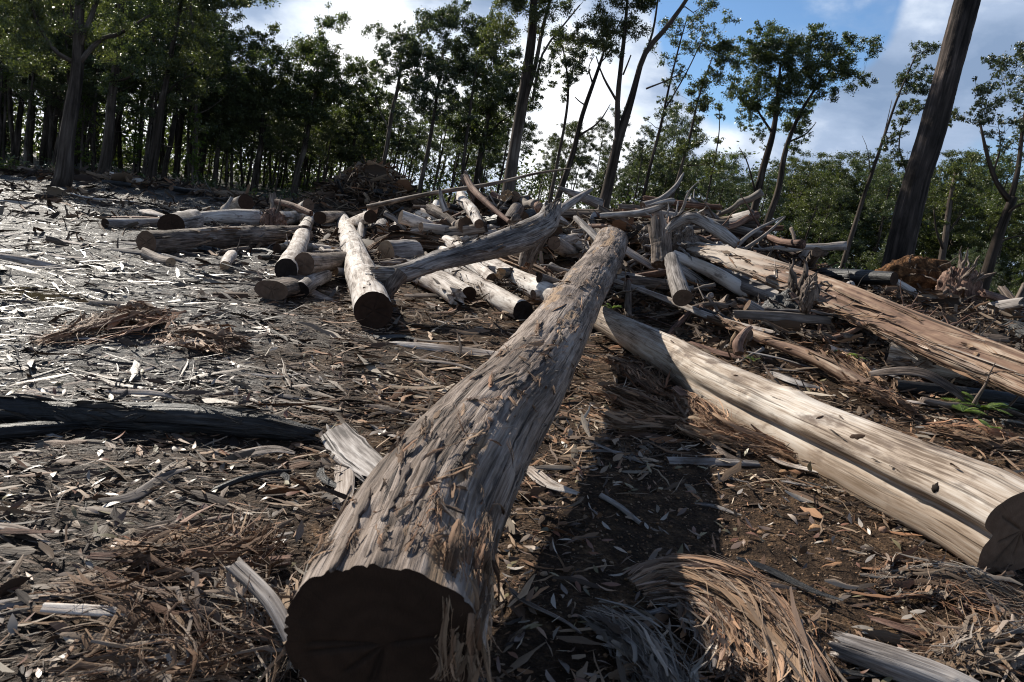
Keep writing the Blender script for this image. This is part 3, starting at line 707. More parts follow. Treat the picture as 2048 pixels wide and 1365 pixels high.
L('e17', 'branch', 'straight pale branch rising beside the thin forked one', 'branch', [(1488, 500, 8), (1530, 470, 6), (1572, 433, 3)], mat='twig', d=(11.4, 11.6), ends=('ragged', 'taper'))
# right-hand side
def slab_patch(TH, S): return np.clip(1 - sst(S + .05 * np.sin(TH * 9 + S * 40), .18, .42), 0, 1) * .85
L('slab', 'split_trunk', 'enormous flat split trunk sloping down to the right edge', 'split trunk',
  [(1385, 494, 30), (1480, 520, 52), (1640, 582, 74), (1760, 632, 80), (1900, 692, 88), (2048, 752, 92), (2220, 825, 100)],
  mat='slab', kind='slab', lift=(0.55, 0.30), flat=(0.30, 1.0, 3.2), roll=math.radians(38), res=(72, 420), ends=('ragged', 'cut'), k=0.5, rough=1.0, patch=slab_patch)
L('block', 'log', 'short bleached log with dark hollow end under the split trunk', 'log', [(1950, 745, 56), (1860, 722, 62), (1775, 704, 50)], mat='pale', cutmat='cut_black', res=(64, 100))
L('f1', 'log', 'narrow half log with splintered top and dark end, parallel to pale log', 'log', [(1733, 775, 36), (1640, 722, 34), (1540, 682, 28), (1450, 648, 20), (1345, 612, 12)], mat='slab', kind='slab', res=(48, 200), cutmat='cut_black', ends=('cut', 'ragged'), lift=(0.02, 0.12), flat=(0.7, 1.0, 2.2))
L('f2', 'plank', 'long pale plank across rubble beside the narrow half log', 'plank', [(1225, 560, 12), (1330, 598, 16), (1440, 640, 18), (1560, 668, 10)], mat='slab_pale', kind='slab', flat=(0.3, 1.0, 3), roll=.5, ends=('ragged', 'broken'), lift=(.25, .15))
L('f3', 'bark_ribbon', 'broad curved bark ribbon draped right of the narrow half log', 'bark ribbon', [(1740, 748, 14), (1800, 742, 22), (1850, 748, 26), (1900, 775, 26), (1945, 812, 18)], mat='brown', flat=(0.16, 1.0, 3), roll=.6, ends=('ragged', 'ragged'), lift=(.12, .02))
L('f4', 'log', 'pale butt of a log at the right edge above the split trunk', 'log', [(1985, 662, 56), (2030, 648, 50), (2080, 640, 46)], mat='pale', d=(12.5, 13.5), ends=('broken', 'cut'), kind='smooth')
L('f5', 'stump', 'dark overturned stump at the right edge behind split trunk', 'stump', [(2015, 668, 66), (2060, 690, 70)], mat='char', d=(11.4, 11.0), ends=('broken', 'ragged'), rough=2)
L('f6', 'log', 'dark log lying in shade beneath the bleached log', 'log', [(1790, 772, 26), (1900, 785, 30), (2060, 806, 34)], mat='char', ends=('ragged', 'cut'), kind='bark')
L('f7', 'branch', 'grey knotted branch stub curling out of rubble centre-right', 'branch', [(1478, 708, 18), (1476, 688, 20), (1490, 664, 12), (1502, 655, 8)], mat='red', kind='bark', d=(6.9, 7.1), ends=('ragged', 'broken'), rough=1.8)
# left foreground
L('char', 'log', 'long wet charred log lying along the left edge', 'log', [(-90, 818, 50), (60, 822, 52), (220, 832, 58), (380, 838, 64), (520, 852, 56), (632, 872, 30)], mat='char', kind='bark', res=(80, 300), ends=('cut', 'broken'), rough=1.8, knots=6, k=0.9)
L('char2', 'log', 'blue-black wet log in front of the charred log at left edge', 'log', [(-80, 872, 34), (60, 860, 32), (168, 852, 16)], mat='char', kind='bark', ends=('cut', 'broken'), rough=1.5)
L('g1', 'bark_slab', 'thick weathered grey bark slab beside the great log', 'bark slab', [(668, 862, 58), (700, 902, 70), (752, 946, 60)], mat='grey', kind='slab', flat=(0.22, 1.0, 3.0), roll=0.5, ends=('ragged', 'broken'), lift=(0.03, 0.05), k=0.4, res=(48, 90))
L('g2', 'wood_chunk', 'small pale wood chunk standing under the grey bark slab', 'wood chunk', [(688, 930, 40), (690, 968, 42), (684, 1012, 40)], mat='slab_pale', kind='slab', flat=(0.3, 1.0, 3.0), roll=0.3, ends=('broken', 'broken'), k=0.3)
L('g3', 'plank', 'flat grey split plank pointing at the great log', 'plank', [(775, 686, 10), (850, 694, 22), (930, 704, 26), (1000, 712, 22)], mat='slab_pale', kind='slab', flat=(0.25, 1.0, 3.0), roll=0.5, ends=('taper', 'ragged'), k=0.4)
L('g4', 'plank', 'short grey plank on bare soil between the two big logs', 'plank', [(1335, 922, 20), (1420, 924, 20), (1518, 928, 14)], mat='grey', kind='slab', flat=(0.3, 1.0, 3.0), roll=0.4, ends=('cut', 'ragged'), k=0.5)
L('g5', 'log', 'weathered pale branch end at the bottom right corner', 'log', [(1672, 1288, 50), (1780, 1325, 62), (1900, 1372, 66), (2010, 1430, 66)], mat='grey', ends=('broken', 'cut'), res=(56, 120), kind='slab')
L('g6', 'bark_strip', 'long pale bark strip sweeping up right from the left edge', 'bark strip', [(-60, 802, 18), (80, 786, 24), (190, 765, 22), (315, 733, 8)], mat='slab_pale', kind='slab', flat=(0.2, 1.0, 3.0), roll=.4, ends=('ragged', 'taper'), k=0.3)
L('g7', 'bark_strip', 'grey bark strip lying above the long pale strip', 'bark strip', [(165, 702, 12), (240, 694, 16), (318, 680, 8)], mat='grey', kind='slab', flat=(0.2, 1.0, 3.0), roll=.4, ends=('ragged', 'taper'), k=0.3)
L('g8', 'bark_strip', 'brown torn bark strip running left from the near log butt', 'bark strip', [(180, 1112, 16), (330, 1120, 26), (470, 1128, 30), (580, 1120, 22)], mat='red', kind='slab', flat=(0.2, 1.0, 3.0), roll=.4, ends=('broken', 'broken'), k=0.3, lift=(.08, .12))
L('g9', 'stick', 'pale wet stick crossing the bottom left corner', 'stick', [(-60, 1225, 26), (60, 1205, 26), (150, 1190, 14)], mat='grey', ends=('cut', 'broken'))
L('g10', 'plank', 'flat pale split batten beside the wet stick at bottom left', 'plank', [(85, 1215, 20), (200, 1222, 24), (290, 1228, 16)], mat='slab_pale', kind='slab', flat=(0.3, 1.0, 3.0), roll=.4, ends=('ragged', 'ragged'), lift=(.05, .05))
L('g11', 'branch', 'thin dark curved branch on the mud left of great log', 'branch', [(420, 985, 12), (480, 960, 13), (530, 948, 12), (585, 942, 7)], mat='char', ends=('taper', 'taper'), rough=1.5)
L('g12', 'stick', 'long thin whip lying across the wet clearing', 'stick', [(110, 558, 4), (240, 580, 5), (370, 598, 7), (520, 601, 6), (600, 598, 4)], mat='twig', ends=('taper', 'taper'), res=(8, 60))
L('g13', 'stick', 'pale bare stick leaning over the slim grey log', 'stick', [(216, 432, 5), (250, 441, 7), (282, 462, 4)], mat='slab_pale', d=(16.8, 14.8), ends=('taper', 'taper'))
L('g14', 'branch', 'dark branch lying below the thin curved branch', 'branch', [(290, 1060, 12), (370, 1050, 16), (450, 1038, 16), (520, 1020, 9)], mat='brown', kind='bark', ends=('taper', 'ragged'))
L('g15', 'stick', 'slim grey stick in shade right of the near log', 'stick', [(1202, 992, 12), (1240, 1015, 12), (1282, 1048, 9)], mat='grey', ends=('ragged', 'ragged'))
L('g16', 'bark_strip', 'crumpled brown bark strip hanging beside the pale right log', 'bark strip', [(1350, 775, 14), (1400, 815, 26), (1425, 850, 36), (1470, 885, 26), (1530, 890, 8)], mat='red', kind='slab', flat=(0.2, 1.0, 3.0), roll=.5, ends=('broken', 'taper'), k=0.4, lift=(.12, .03))
L('g17', 'bark_strip', 'thick torn bark strand lying at the foot of near log butt', 'bark strip', [(470, 1130, 34), (540, 1200, 34), (590, 1290, 30), (640, 1380, 34)], mat='grey', kind='slab', flat=(0.4, 1.0, 2.5), roll=.3, ends=('broken', 'cut'), k=0.4, lift=(.22, .08))

# dark burl scar and short bark flaps lying on the pale log
def on_log(key, x, y):
    """surface point of a log nearest to a direction of the photograph, with its normal"""
    root, C, R, V = LOGINFO[key]
    q = V.reshape(-1, 3) - CAM
    dep = q @ Fw; px = 1024 + F_PX * (q @ Rt) / dep; py = 682.5 - F_PX * (q @ Up) / dep
    dist = (px - x) ** 2 + (py - y) ** 2
    cand = np.where(dist < max(60.0, np.sort(dist)[6]))[0]
    i = cand[np.argmin(dep[cand])]
    ns = V.shape[1]; p = V.reshape(-1, 3)[i]; c = V[i // ns].mean(0)
    j = min(i // ns, len(C) - 2)
    return p, nrm(p - c), nrm(C[j + 1] - C[j])

def scar(key, x, y, ln, wd, name, ang=0.0, mat='cut_dark'):
    root, C, R, V = LOGINFO[key]; p, n, a = on_log(key, x, y)
    rng = np.random.default_rng(int(x)); b = np.cross(n, a)
    u = math.cos(ang) * a + math.sin(ang) * b; v = np.cross(n, u)
    rr = np.linspace(0, 1, 5)[:, None]; th = np.linspace(0, 2 * np.pi, 22, endpoint=False)[None]
    wob = 1 + 0.35 * np.interp(np.linspace(0, 12, 22), np.arange(13), np.r_[rng.uniform(-1, 1, 12), 0])[None]
    du = rr * np.cos(th) * ln * wob; dv = rr * np.sin(th) * wd * wob
    Rr = R.mean()
    V2 = p + du[..., None] * u + dv[..., None] * v + n * (0.010 - 0.014 * rr ** 3 - (dv ** 2) / (2 * Rr))[..., None]
    i = np.arange(4)[:, None]; j = np.arange(22)[None]; j2 = (j + 1) % 22
    Q = np.stack([i * 22 + j, i * 22 + j2, (i + 1) * 22 + j2, (i + 1) * 22 + j], -1).reshape(-1, 4)
    base = np.array(root.location)
    g = np.stack([du, dv, du * 0], -1).reshape(-1, 3)
    link(name, mesh_np(name, V2.reshape(-1, 3) - base, Q, None, {'grain': g, 'crack': (rng.uniform(0, 1, V2.reshape(-1, 3).shape[0]) > 0.85) * 0.6}), M[mat], root)
scar('pale_right', 1712, 868, 0.050, 0.030, 'knot_scar', 0.2)
scar('pale_right', 1865, 970, 0.020, 0.028, 'knot_scar', 0.7, 'cut_black')
scar('pale_right', 1640, 828, 0.030, 0.008, 'bark_nick', 0.9, 'cut')
scar('pale_right', 1470, 745, 0.022, 0.012, 'bark_nick', 0.3, 'cut')
scar('mid_stand', 730, 570, 0.05, 0.012, 'bark_nick', 0.3)

# ------------------------------------------------------------------ shredded bark fibre bundles
PAL_FIB = np.array([(0.28, 0.14, 0.08), (0.40, 0.24, 0.145), (0.46, 0.33, 0.225), (0.22, 0.13, 0.085), (0.36, 0.25, 0.17), (0.14, 0.09, 0.06), (0.46, 0.30, 0.19)])
PAL_GREY = np.array([(0.30, 0.26, 0.22), (0.42, 0.37, 0.32), (0.22, 0.18, 0.15), (0.36, 0.30, 0.25), (0.13, 0.10, 0.085), (0.50, 0.45, 0.40)])
def fibres(rng, guide, n, spread, width, pal, K=8, lenf=(0.12, 0.65), lift=0.0, frizz=1.0, acc=None, wet=0.0):
    """n fine strands following a 3D guide curve"""
    G = resample(guide, 40); T, Nn, B = frames(G)
    spread = np.asarray(spread, float) if hasattr(spread, '__len__') else np.array([spread, spread * 0.6, spread * 1.1])
    t0 = rng.uniform(-.05, 0.85, n).clip(0, 1); ln = rng.uniform(*lenf, n); t1 = np.minimum(t0 + ln, 1.0)
    tt = t0[:, None] + (t1 - t0)[:, None] * np.linspace(0, 1, K)[None]
    idx = tt * 39; i0 = np.clip(idx.astype(int), 0, 38); f = (idx - i0)[..., None]
    c = G[i0] * (1 - f) + G[i0 + 1] * f; bb = B[i0]; nn = Nn[i0]; ta = T[i0]
    sp = np.interp(tt, np.linspace(0, 1, len(spread)), spread)
    lt = np.linspace(-.5, .5, K)[None]
    ng = max(4, n // 22); gi_ = rng.integers(0, ng, n); ga, gb, gd = rng.normal(0, 1, ng), np.abs(rng.normal(0, .7, ng)), rng.normal(0, 1.1 * frizz, ng)
    a = ga[gi_][:, None] + rng.normal(0, .17, (n, 1)) + gd[gi_][:, None] * lt + rng.normal(0, .35 * frizz, (n, 1)) * lt + rng.normal(0, .5 * frizz, (n, 1)) * lt ** 2 * 4
    b = gb[gi_][:, None] + rng.normal(0, 0.15, (n, 1)) + rng.normal(0, .5 * frizz, (n, 1)) * lt + rng.normal(0, .25 * frizz, (n, 1)) * lt ** 2 * 4
    a = a + rng.normal(0, .06 * frizz, (n, K)); b = b + rng.normal(0, .06 * frizz, (n, K))
    Pc = c + bb * (a * sp)[..., None] + nn * (b * sp * 0.7)[..., None]
    gz = terrain(Pc[..., 0], Pc[..., 1]) + 0.006
    Pc[..., 2] = np.maximum(Pc[..., 2] + lift, gz)
    tw = rng.uniform(-.8, .8, (n, 1)) + np.linspace(0, 1, K)[None] * rng.normal(0, .9, (n, 1))
    S = bb * np.cos(tw)[..., None] + nn * np.sin(tw)[..., None]; U = np.cross(S, ta)
    wv = width * np.where(rng.uniform(0, 1, n) < .2, rng.uniform(2.5, 7, n), rng.lognormal(-.35, 0.5, n))[:, None] * np.sin(np.pi * np.clip(np.linspace(0.05, 0.95, K), 0, 1))[None] ** 0.5
    wv = wv * rng.uniform(.7, 1.2, (n, K))
    gc_ = pal[rng.integers(0, len(pal), ng)] * rng.uniform(.3, 1.2, (ng, 1)); col = gc_[gi_] * .65 + pal[rng.integers(0, len(pal), n)] * .35; col = col * rng.uniform(0.6, 1.2, (n, 1))
    V, Q, cc, g = ribbons(Pc, S, nrm(U), wv, np.minimum(wv * 0.3, .003), col)
    acc = acc or Acc()
    acc.add(V, Q, None, col=cc, grain=g, wet=np.full(len(V), wet))
    return acc

def gpt(x, y, lift=0.0):
    d = solve_depth(x, y, 0.0, lift); return P(x, y, d)

def fibre_thing(name, label, cat, px_guides, n, spread, width, pal=PAL_FIB, lifts=None, **kw):
    rng = np.random.default_rng(abs(hash(label)) % 9999 if False else len(label) * 31 + int(px_guides[0][0][0]) % 997)
    acc = Acc()
    for gi, gd in enumerate(px_guides):
        guide = [gpt(x, y, l * .6) for x, y, l in gd]
        fibres(rng, guide, int(n * 1.5), spread, width * .75, pal, acc=acc, **kw)
    base = np.concatenate(acc.V).mean(0); base[2] = np.concatenate(acc.V)[:, 2].min()
    o = link(name, acc.mesh(name, off=base), M['fibre'], loc=base)
    return tag(o, label, cat)

fibre_thing('bark_bundle', 'curled swoosh of shredded reddish bark in the lower right foreground', 'bark bundle',
            [[(1265, 1170, .05), (1330, 1150, .13), (1420, 1175, .16), (1500, 1240, .16), (1560, 1330, .10), (1590, 1420, .05)],
             [(1290, 1190, .03), (1380, 1200, .08), (1450, 1270, .08), (1480, 1360, .04)]], 900, (0.02, 0.06, 0.05), 0.0030, frizz=1.2, lenf=(.25, .8), pal=np.vstack([PAL_FIB * 1.1, PAL_GREY * 1.2, PAL_FIB * np.array([1.0, 1.0, 1.0])]))
fibre_thing('bark_bundle', 'tangle of brown bark fibre left of the near log butt', 'bark bundle',
            [[(200, 1110, .04), (320, 1105, .1), (450, 1110, .12), (560, 1095, .1)], [(300, 1150, .05), (420, 1180, .12), (520, 1260, .14), (600, 1350, .08)],
             [(100, 1180, .02), (250, 1210, .08), (380, 1290, .1), (450, 1380, .05)], [(250, 1260, .03), (330, 1330, .06), (360, 1400, .06)]], 230, (0.03, 0.08, 0.07), 0.0036, frizz=2.2, pal=np.vstack([PAL_FIB, PAL_GREY, PAL_FIB * .5]))
fibre_thing('bark_bundle', 'torn orange-brown bark fibres heaped against the pale right log', 'bark bundle',
            [[(1340, 790, .04), (1390, 815, .12), (1430, 860, .1), (1520, 895, .05), (1600, 925, .03)], [(1355, 850, .02), (1410, 870, .07), (1480, 890, .05)]], 420, (0.03, 0.08, 0.05), 0.0038, frizz=1.5)
fibre_thing('bark_bundle', 'dark red bark strands in the shade right of great log', 'bark bundle',
            [[(1165, 775, .1), (1240, 800, .08), (1320, 830, .05), (1380, 850, .02)], [(1175, 830, .03), (1250, 850, .05), (1340, 850, .03)], [(1200, 720, .1), (1260, 740, .1), (1330, 790, .05)]], 260, (0.04, 0.09, 0.05), 0.005)
fibre_thing('bark_bundle', 'tawny mat of bark fibre on the wet mud at left', 'bark bundle',
            [[(60, 690, .03), (160, 668, .08), (250, 640, .12), (330, 630, .05)], [(200, 655, .03), (280, 640, .14), (330, 645, .06)], [(330, 670, .03), (400, 680, .08), (480, 700, .04)]], 230, (0.05, 0.12, 0.06), 0.0055, frizz=1.7, wet=0.4)
fibre_thing('bark_bundle', 'sheaf of red bark sheets poking out above the tan log end', 'bark bundle',
            [[(735, 512, .15), (790, 480, .45), (850, 484, .4), (900, 496, .3)], [(760, 470, .4), (850, 475, .4), (940, 500, .3)], [(960, 510, .35), (1040, 540, .3), (1110, 572, .25)]], 120, (0.06, 0.1, 0.05), 0.022, pal=PAL_FIB * 0.75)
fibre_thing('bark_bundle', 'pale frayed bark strands at the bottom centre, in front of swoosh', 'bark bundle',
            [[(1180, 1220, .02), (1260, 1260, .05), (1330, 1330, .05), (1380, 1420, .03)]], 300, (0.03, 0.06, 0.04), 0.004, pal=PAL_GREY)
fibre_thing('bark_bundle', 'loose brown bark fibres behind the pale right log', 'bark bundle',
            [[(1700, 775, .05), (1760, 800, .08), (1830, 830, .04)], [(1640, 700, .1), (1700, 740, .1), (1760, 775, .05)], [(1850, 860, .03), (1950, 880, .05), (2048, 900, .03)]], 240, (0.05, 0.1, 0.05), 0.005, frizz=1.5)
fibre_thing('bark_bundle', 'scattered dull bark fibres at the far bottom right corner', 'bark bundle',
            [[(1750, 1180, .02), (1850, 1170, .05), (1960, 1190, .06), (2048, 1230, .03)], [(1850, 1330, .03), (1950, 1290, .06), (2060, 1270, .04)]], 300, (0.05, 0.08, 0.06), 0.0035, frizz=1.5, pal=np.vstack([PAL_GREY, PAL_FIB]) * 0.8)

# shreds that hang off the great log
def log_shreds():
    root, C, R, V = LOGINFO['near']; rng = np.random.default_rng(77)
    base = np.array(root.location)
    acc = Acc()
    spots = [(905, 1120, 1.1), (930, 1110, 1.0), (955, 1120, 1.2), (975, 1110, 1.0), (940, 1180, 1.2), (960, 1230, 1.0), (990, 1060, .6), (918, 1160, 1.2), (985, 1150, .8)]
    for x, y, s in [(x_ - 14, y_, s_) for x_, y_, s_ in spots]:       # hanging fibres on the shaded side at the butt
        p, n, a = on_log('near', x, y)
        for q in range(2):
            g0 = p + rng.normal(0, .012, 3)
            guide = [g0 + a * 0.14 + n * .004, g0 + n * 0.008, g0 + n * 0.012 + np.array([0, 0, -0.09 * s]), g0 + n * 0.015 - a * 0.02 + np.array([0.01, 0, -0.20 * s])]
            fibres(rng, guide, 42, (0.010, 0.016, 0.02), 0.0014, PAL_FIB * .8, acc=acc, frizz=1.2)
    link('bark_shreds', acc.mesh('bark_shreds', off=base), M['fibre'], root, kind='stuff')
    acc = Acc()
    for x, y, ln in [(650, 1085, .12), (700, 1090, .10), (760, 1085, .1), (820, 1082, .12), (870, 1085, .12), (640, 1110, .1), (800, 895, .25), (830, 885, .2), (850, 860, .2), (905, 895, .25), (930, 860, .3), (890, 960, .3), (870, 1010, .3), (985, 760, .2), (960, 800, .2), (1080, 655, .3),
                     (1060, 690, .25), (1130, 560, .3), (1150, 740, .25), (1120, 640, .2), (1170, 560, .3), (1150, 655, .25), (1010, 700, .2), (845, 1040, .3), (1090, 700, .3)]:
        p, n, a = on_log('near', x, y)
        b = np.cross(n, a); aa = nrm(a + b * rng.normal(0, .5)); p = p + n * 0.006
        guide = [p - aa * ln * .5, p - aa * ln * .15 + n * 0.006, p + aa * ln * .2 + n * 0.007, p + aa * ln * .5 + n * rng.uniform(0, .015)]
        fibres(rng, guide, 20, (0.006, 0.012, 0.012), 0.0011 if y > 800 else 0.0018, PAL_FIB * .8, acc=acc, frizz=1.5)
    for x, y in zip(rng.uniform(640, 1190, 60), rng.uniform(540, 1080, 60)):      # short curls all along the top
        cx_ = np.interp(y, [480, 570, 634, 712, 802, 972, 1100], [1222, 1175, 1135, 1085, 1020, 893, 818]); x = cx_ + rng.normal(0, .28) * np.interp(y, [480, 682, 1112], [40, 118, 320])
        p, n, a = on_log('near', x, y); b = np.cross(n, a); aa = nrm(a + b * rng.normal(0, .9)); ln = rng.uniform(.03, .14); p = p + n * .003
        guide = [p - aa * ln * .5, p + n * rng.uniform(.002, .014), p + aa * ln * .5 + b * rng.normal(0, .02)]
        fibres(rng, guide, 7, (0.003, 0.006, 0.006), 0.0012, PAL_FIB * .8, acc=acc, frizz=1.2, lenf=(.5, 1))
    link('bark_shreds', acc.mesh('bark_shreds', off=base), M['fibre'], root, kind='stuff')
    # loose plates of bark standing proud of the stem
    for x, y, ln, wd in [(a_, b_, c_ * 1.5, d_ * .75) for a_, b_, c_, d_ in [(760, 1020, .30, .035), (835, 960, .34, .03), (880, 1020, .30, .03), (700, 1050, .25, .03), (930, 900, .3, .025), (860, 905, .22, .03), (1000, 800, .3, .03), (960, 850, .3, .03), (1060, 740, .4, .04), (1110, 690, .35, .035), (1045, 800, .3, .025), (790, 975, .2, .028)]]:
        p, n, a = on_log('near', x, y); b = np.cross(n, a); rad = np.interp(p[1], C[:, 1], R)
        k = 14; tt = np.linspace(-1, 1, k)
        lift = 0.001 + 0.007 * rng.uniform(0.3, 1) * (tt * rng.choice([-1, 1]) * .5 + .5) ** 3
        th = np.linspace(-1, 1, 7)
        edge = wd * (0.65 + 0.45 * noise(np.stack([tt * 7, tt * 0 + x, tt * 0], -1), 3)) * np.sqrt(1 - np.abs(tt) ** 3 * .95)
        V0 = []
        for top in (1, 0):
            o = edge[:, None] * th[None]
            hgt = lift[:, None] + (0.003 if top else -0.006) - o ** 2 / (2 * rad)
            V0.append(p + (tt * ln / 2)[:, None, None] * a + o[..., None] * b + hgt[..., None] * n)
        Vt, Vb = V0; V1 = np.concatenate([Vt.reshape(-1, 3), Vb.reshape(-1, 3)])
        i = np.arange(k - 1)[:, None]; j = np.arange(6)[None]; q = np.stack([i * 7 + j, i * 7 + j + 1, (i + 1) * 7 + j + 1, (i + 1) * 7 + j], -1).reshape(-1, 4)
        o1 = k * 7; rim = [r * 7 for r in range(k)]; rim2 = [r * 7 + 6 for r in range(k)]
        sides = [[rim[r], rim[r + 1], rim[r + 1] + o1, rim[r] + o1] for r in range(k - 1)] + [[rim2[r + 1], rim2[r], rim2[r] + o1, rim2[r + 1] + o1] for r in range(k - 1)]
        sides += [[c + 1, c, c + o1, c + 1 + o1] for c in range(6)] + [[(k - 1) * 7 + c, (k - 1) * 7 + c + 1, (k - 1) * 7 + c + 1 + o1, (k - 1) * 7 + c + o1] for c in range(6)]
        g = np.tile(np.stack([np.broadcast_to(edge[:, None] * th[None], (k, 7)), np.full((k, 7), x * .01), np.broadcast_to((tt * ln / 2)[:, None], (k, 7))], -1).reshape(-1, 3), (2, 1))
        link('bark_plate', mesh_np('bark_plate', V1 - base, np.vstack([q, q[:, ::-1] + o1, np.array(sides)]), None, {'grain': g, 'layer': np.zeros(len(g))}, smooth=False), M['bark'], root)
log_shreds()

def splinters(key, name, seed, n, ln, wd, pal, mat='fibre', band=.46, per=5, lift=.004, frizz=.6, trange=(0, 1), side=None):
    """torn slivers still clinging to a log, lying along its grain"""
    root, C, R, V = LOGINFO[key]; rng = np.random.default_rng(seed); base = np.array(root.location); acc = Acc()
    nl, ns = V.shape[:2]; outv = V - V.mean(1, keepdims=True)
    vis = (np.einsum('ijk,ijk->ij', nrm(outv), nrm(CAM - V)) > -.1)
    for _ in range(n):
        i = int(rng.uniform(*trange) * (nl - 4)) + 1; js = np.where(vis[i])[0]
        if len(js) == 0: continue
        j = int(js[rng.integers(0, len(js))] if side is None else js[int(np.clip(side * len(js), 0, len(js) - 1))])
        p = V[i, j]; a = nrm(V[min(i + 2, nl - 1), j] - V[i - 1, j]); t_ = nrm(V[i, (j + 1) % ns] - V[i, j - 1]); nn = np.cross(t_, a); nn = nn if nn @ (p - C[i]) > 0 else -nn
        l = rng.uniform(*ln); aa = nrm(a + t_ * rng.normal(0, .10 + .12 * frizz))
        guide = [p - aa * l * .5 + nn * lift * .3, p + nn * lift, p + aa * l * .5 + nn * rng.uniform(.2, 3) * lift]
        fibres(rng, guide, per, (wd, wd * 1.6, wd * 1.2), wd * .3, pal, acc=acc, frizz=frizz, lenf=(.4, 1), K=5)
    link(name, acc.mesh(name, off=base), M[mat], root, kind='stuff')
splinters('slab', 'splinters', 1, 150, (.25, 1.1), .016, np.vstack([PAL_FIB * .7, PAL_GREY, PAL_FIB]))
splinters('pale_right', 'bark_remnants', 2, 60, (.08, .3), .008, np.vstack([PAL_FIB * .6, PAL_FIB * .4]), side=.12)
splinters('pale_right', 'bark_remnants', 3, 34, (.05, .22), .005, np.vstack([PAL_GREY * .6, PAL_FIB * .5]))
splinters('f1', 'splinters', 4, 60, (.2, .7), .010, PAL_FIB * .8)
splinters('left_long', 'splinters', 5, 60, (.3, .9), .015, np.vstack([PAL_GREY * .7, PAL_FIB * .6]))
splinters('bough', 'bark_remnants', 6, 46, (.12, .5), .012, np.vstack([PAL_GREY * .6, PAL_FIB * .6]), frizz=1.4)
splinters('near', 'bark_remnants', 7, 120, (.10, .45), .006, np.vstack([PAL_GREY * .6, PAL_FIB * .6, PAL_FIB]), frizz=.7, lift=.003)
splinters('char', 'bark_remnants', 8, 50, (.1, .4), .010, PAL_GREY * .22, frizz=1.2)
for k_, key_ in enumerate(['mid_stand', 'd4', 'd3', 'd1', 'b1', 'c4', 'block', 'e14']): splinters(key_, 'bark_remnants', 20 + k_, 16, (.15, .5), .012, np.vstack([PAL_FIB * .5, PAL_GREY * .5]), frizz=1.0)

# ------------------------------------------------------------------ litter over the ground
PAL_LIT = np.array([(0.46, 0.38, 0.29), (0.29, 0.15, 0.08), (0.20, 0.12, 0.07), (0.28, 0.185, 0.115), (0.11, 0.07, 0.045), (0.34, 0.24, 0.16), (0.25, 0.135, 0.07), (0.05, 0.034, 0.025), (0.27, 0.19, 0.13), (0.36, 0.27, 0.19), (0.14, 0.09, 0.06), (0.08, 0.05, 0.034)])
def scatter(rng, n, r0, r1, az=(-52, 52), pw=1.0):
    r = (rng.uniform(r0 ** pw, r1 ** pw, n)) ** (1 / pw); a = np.radians(rng.uniform(az[0], az[1], n))
    return r * np.sin(a), r * np.cos(a)

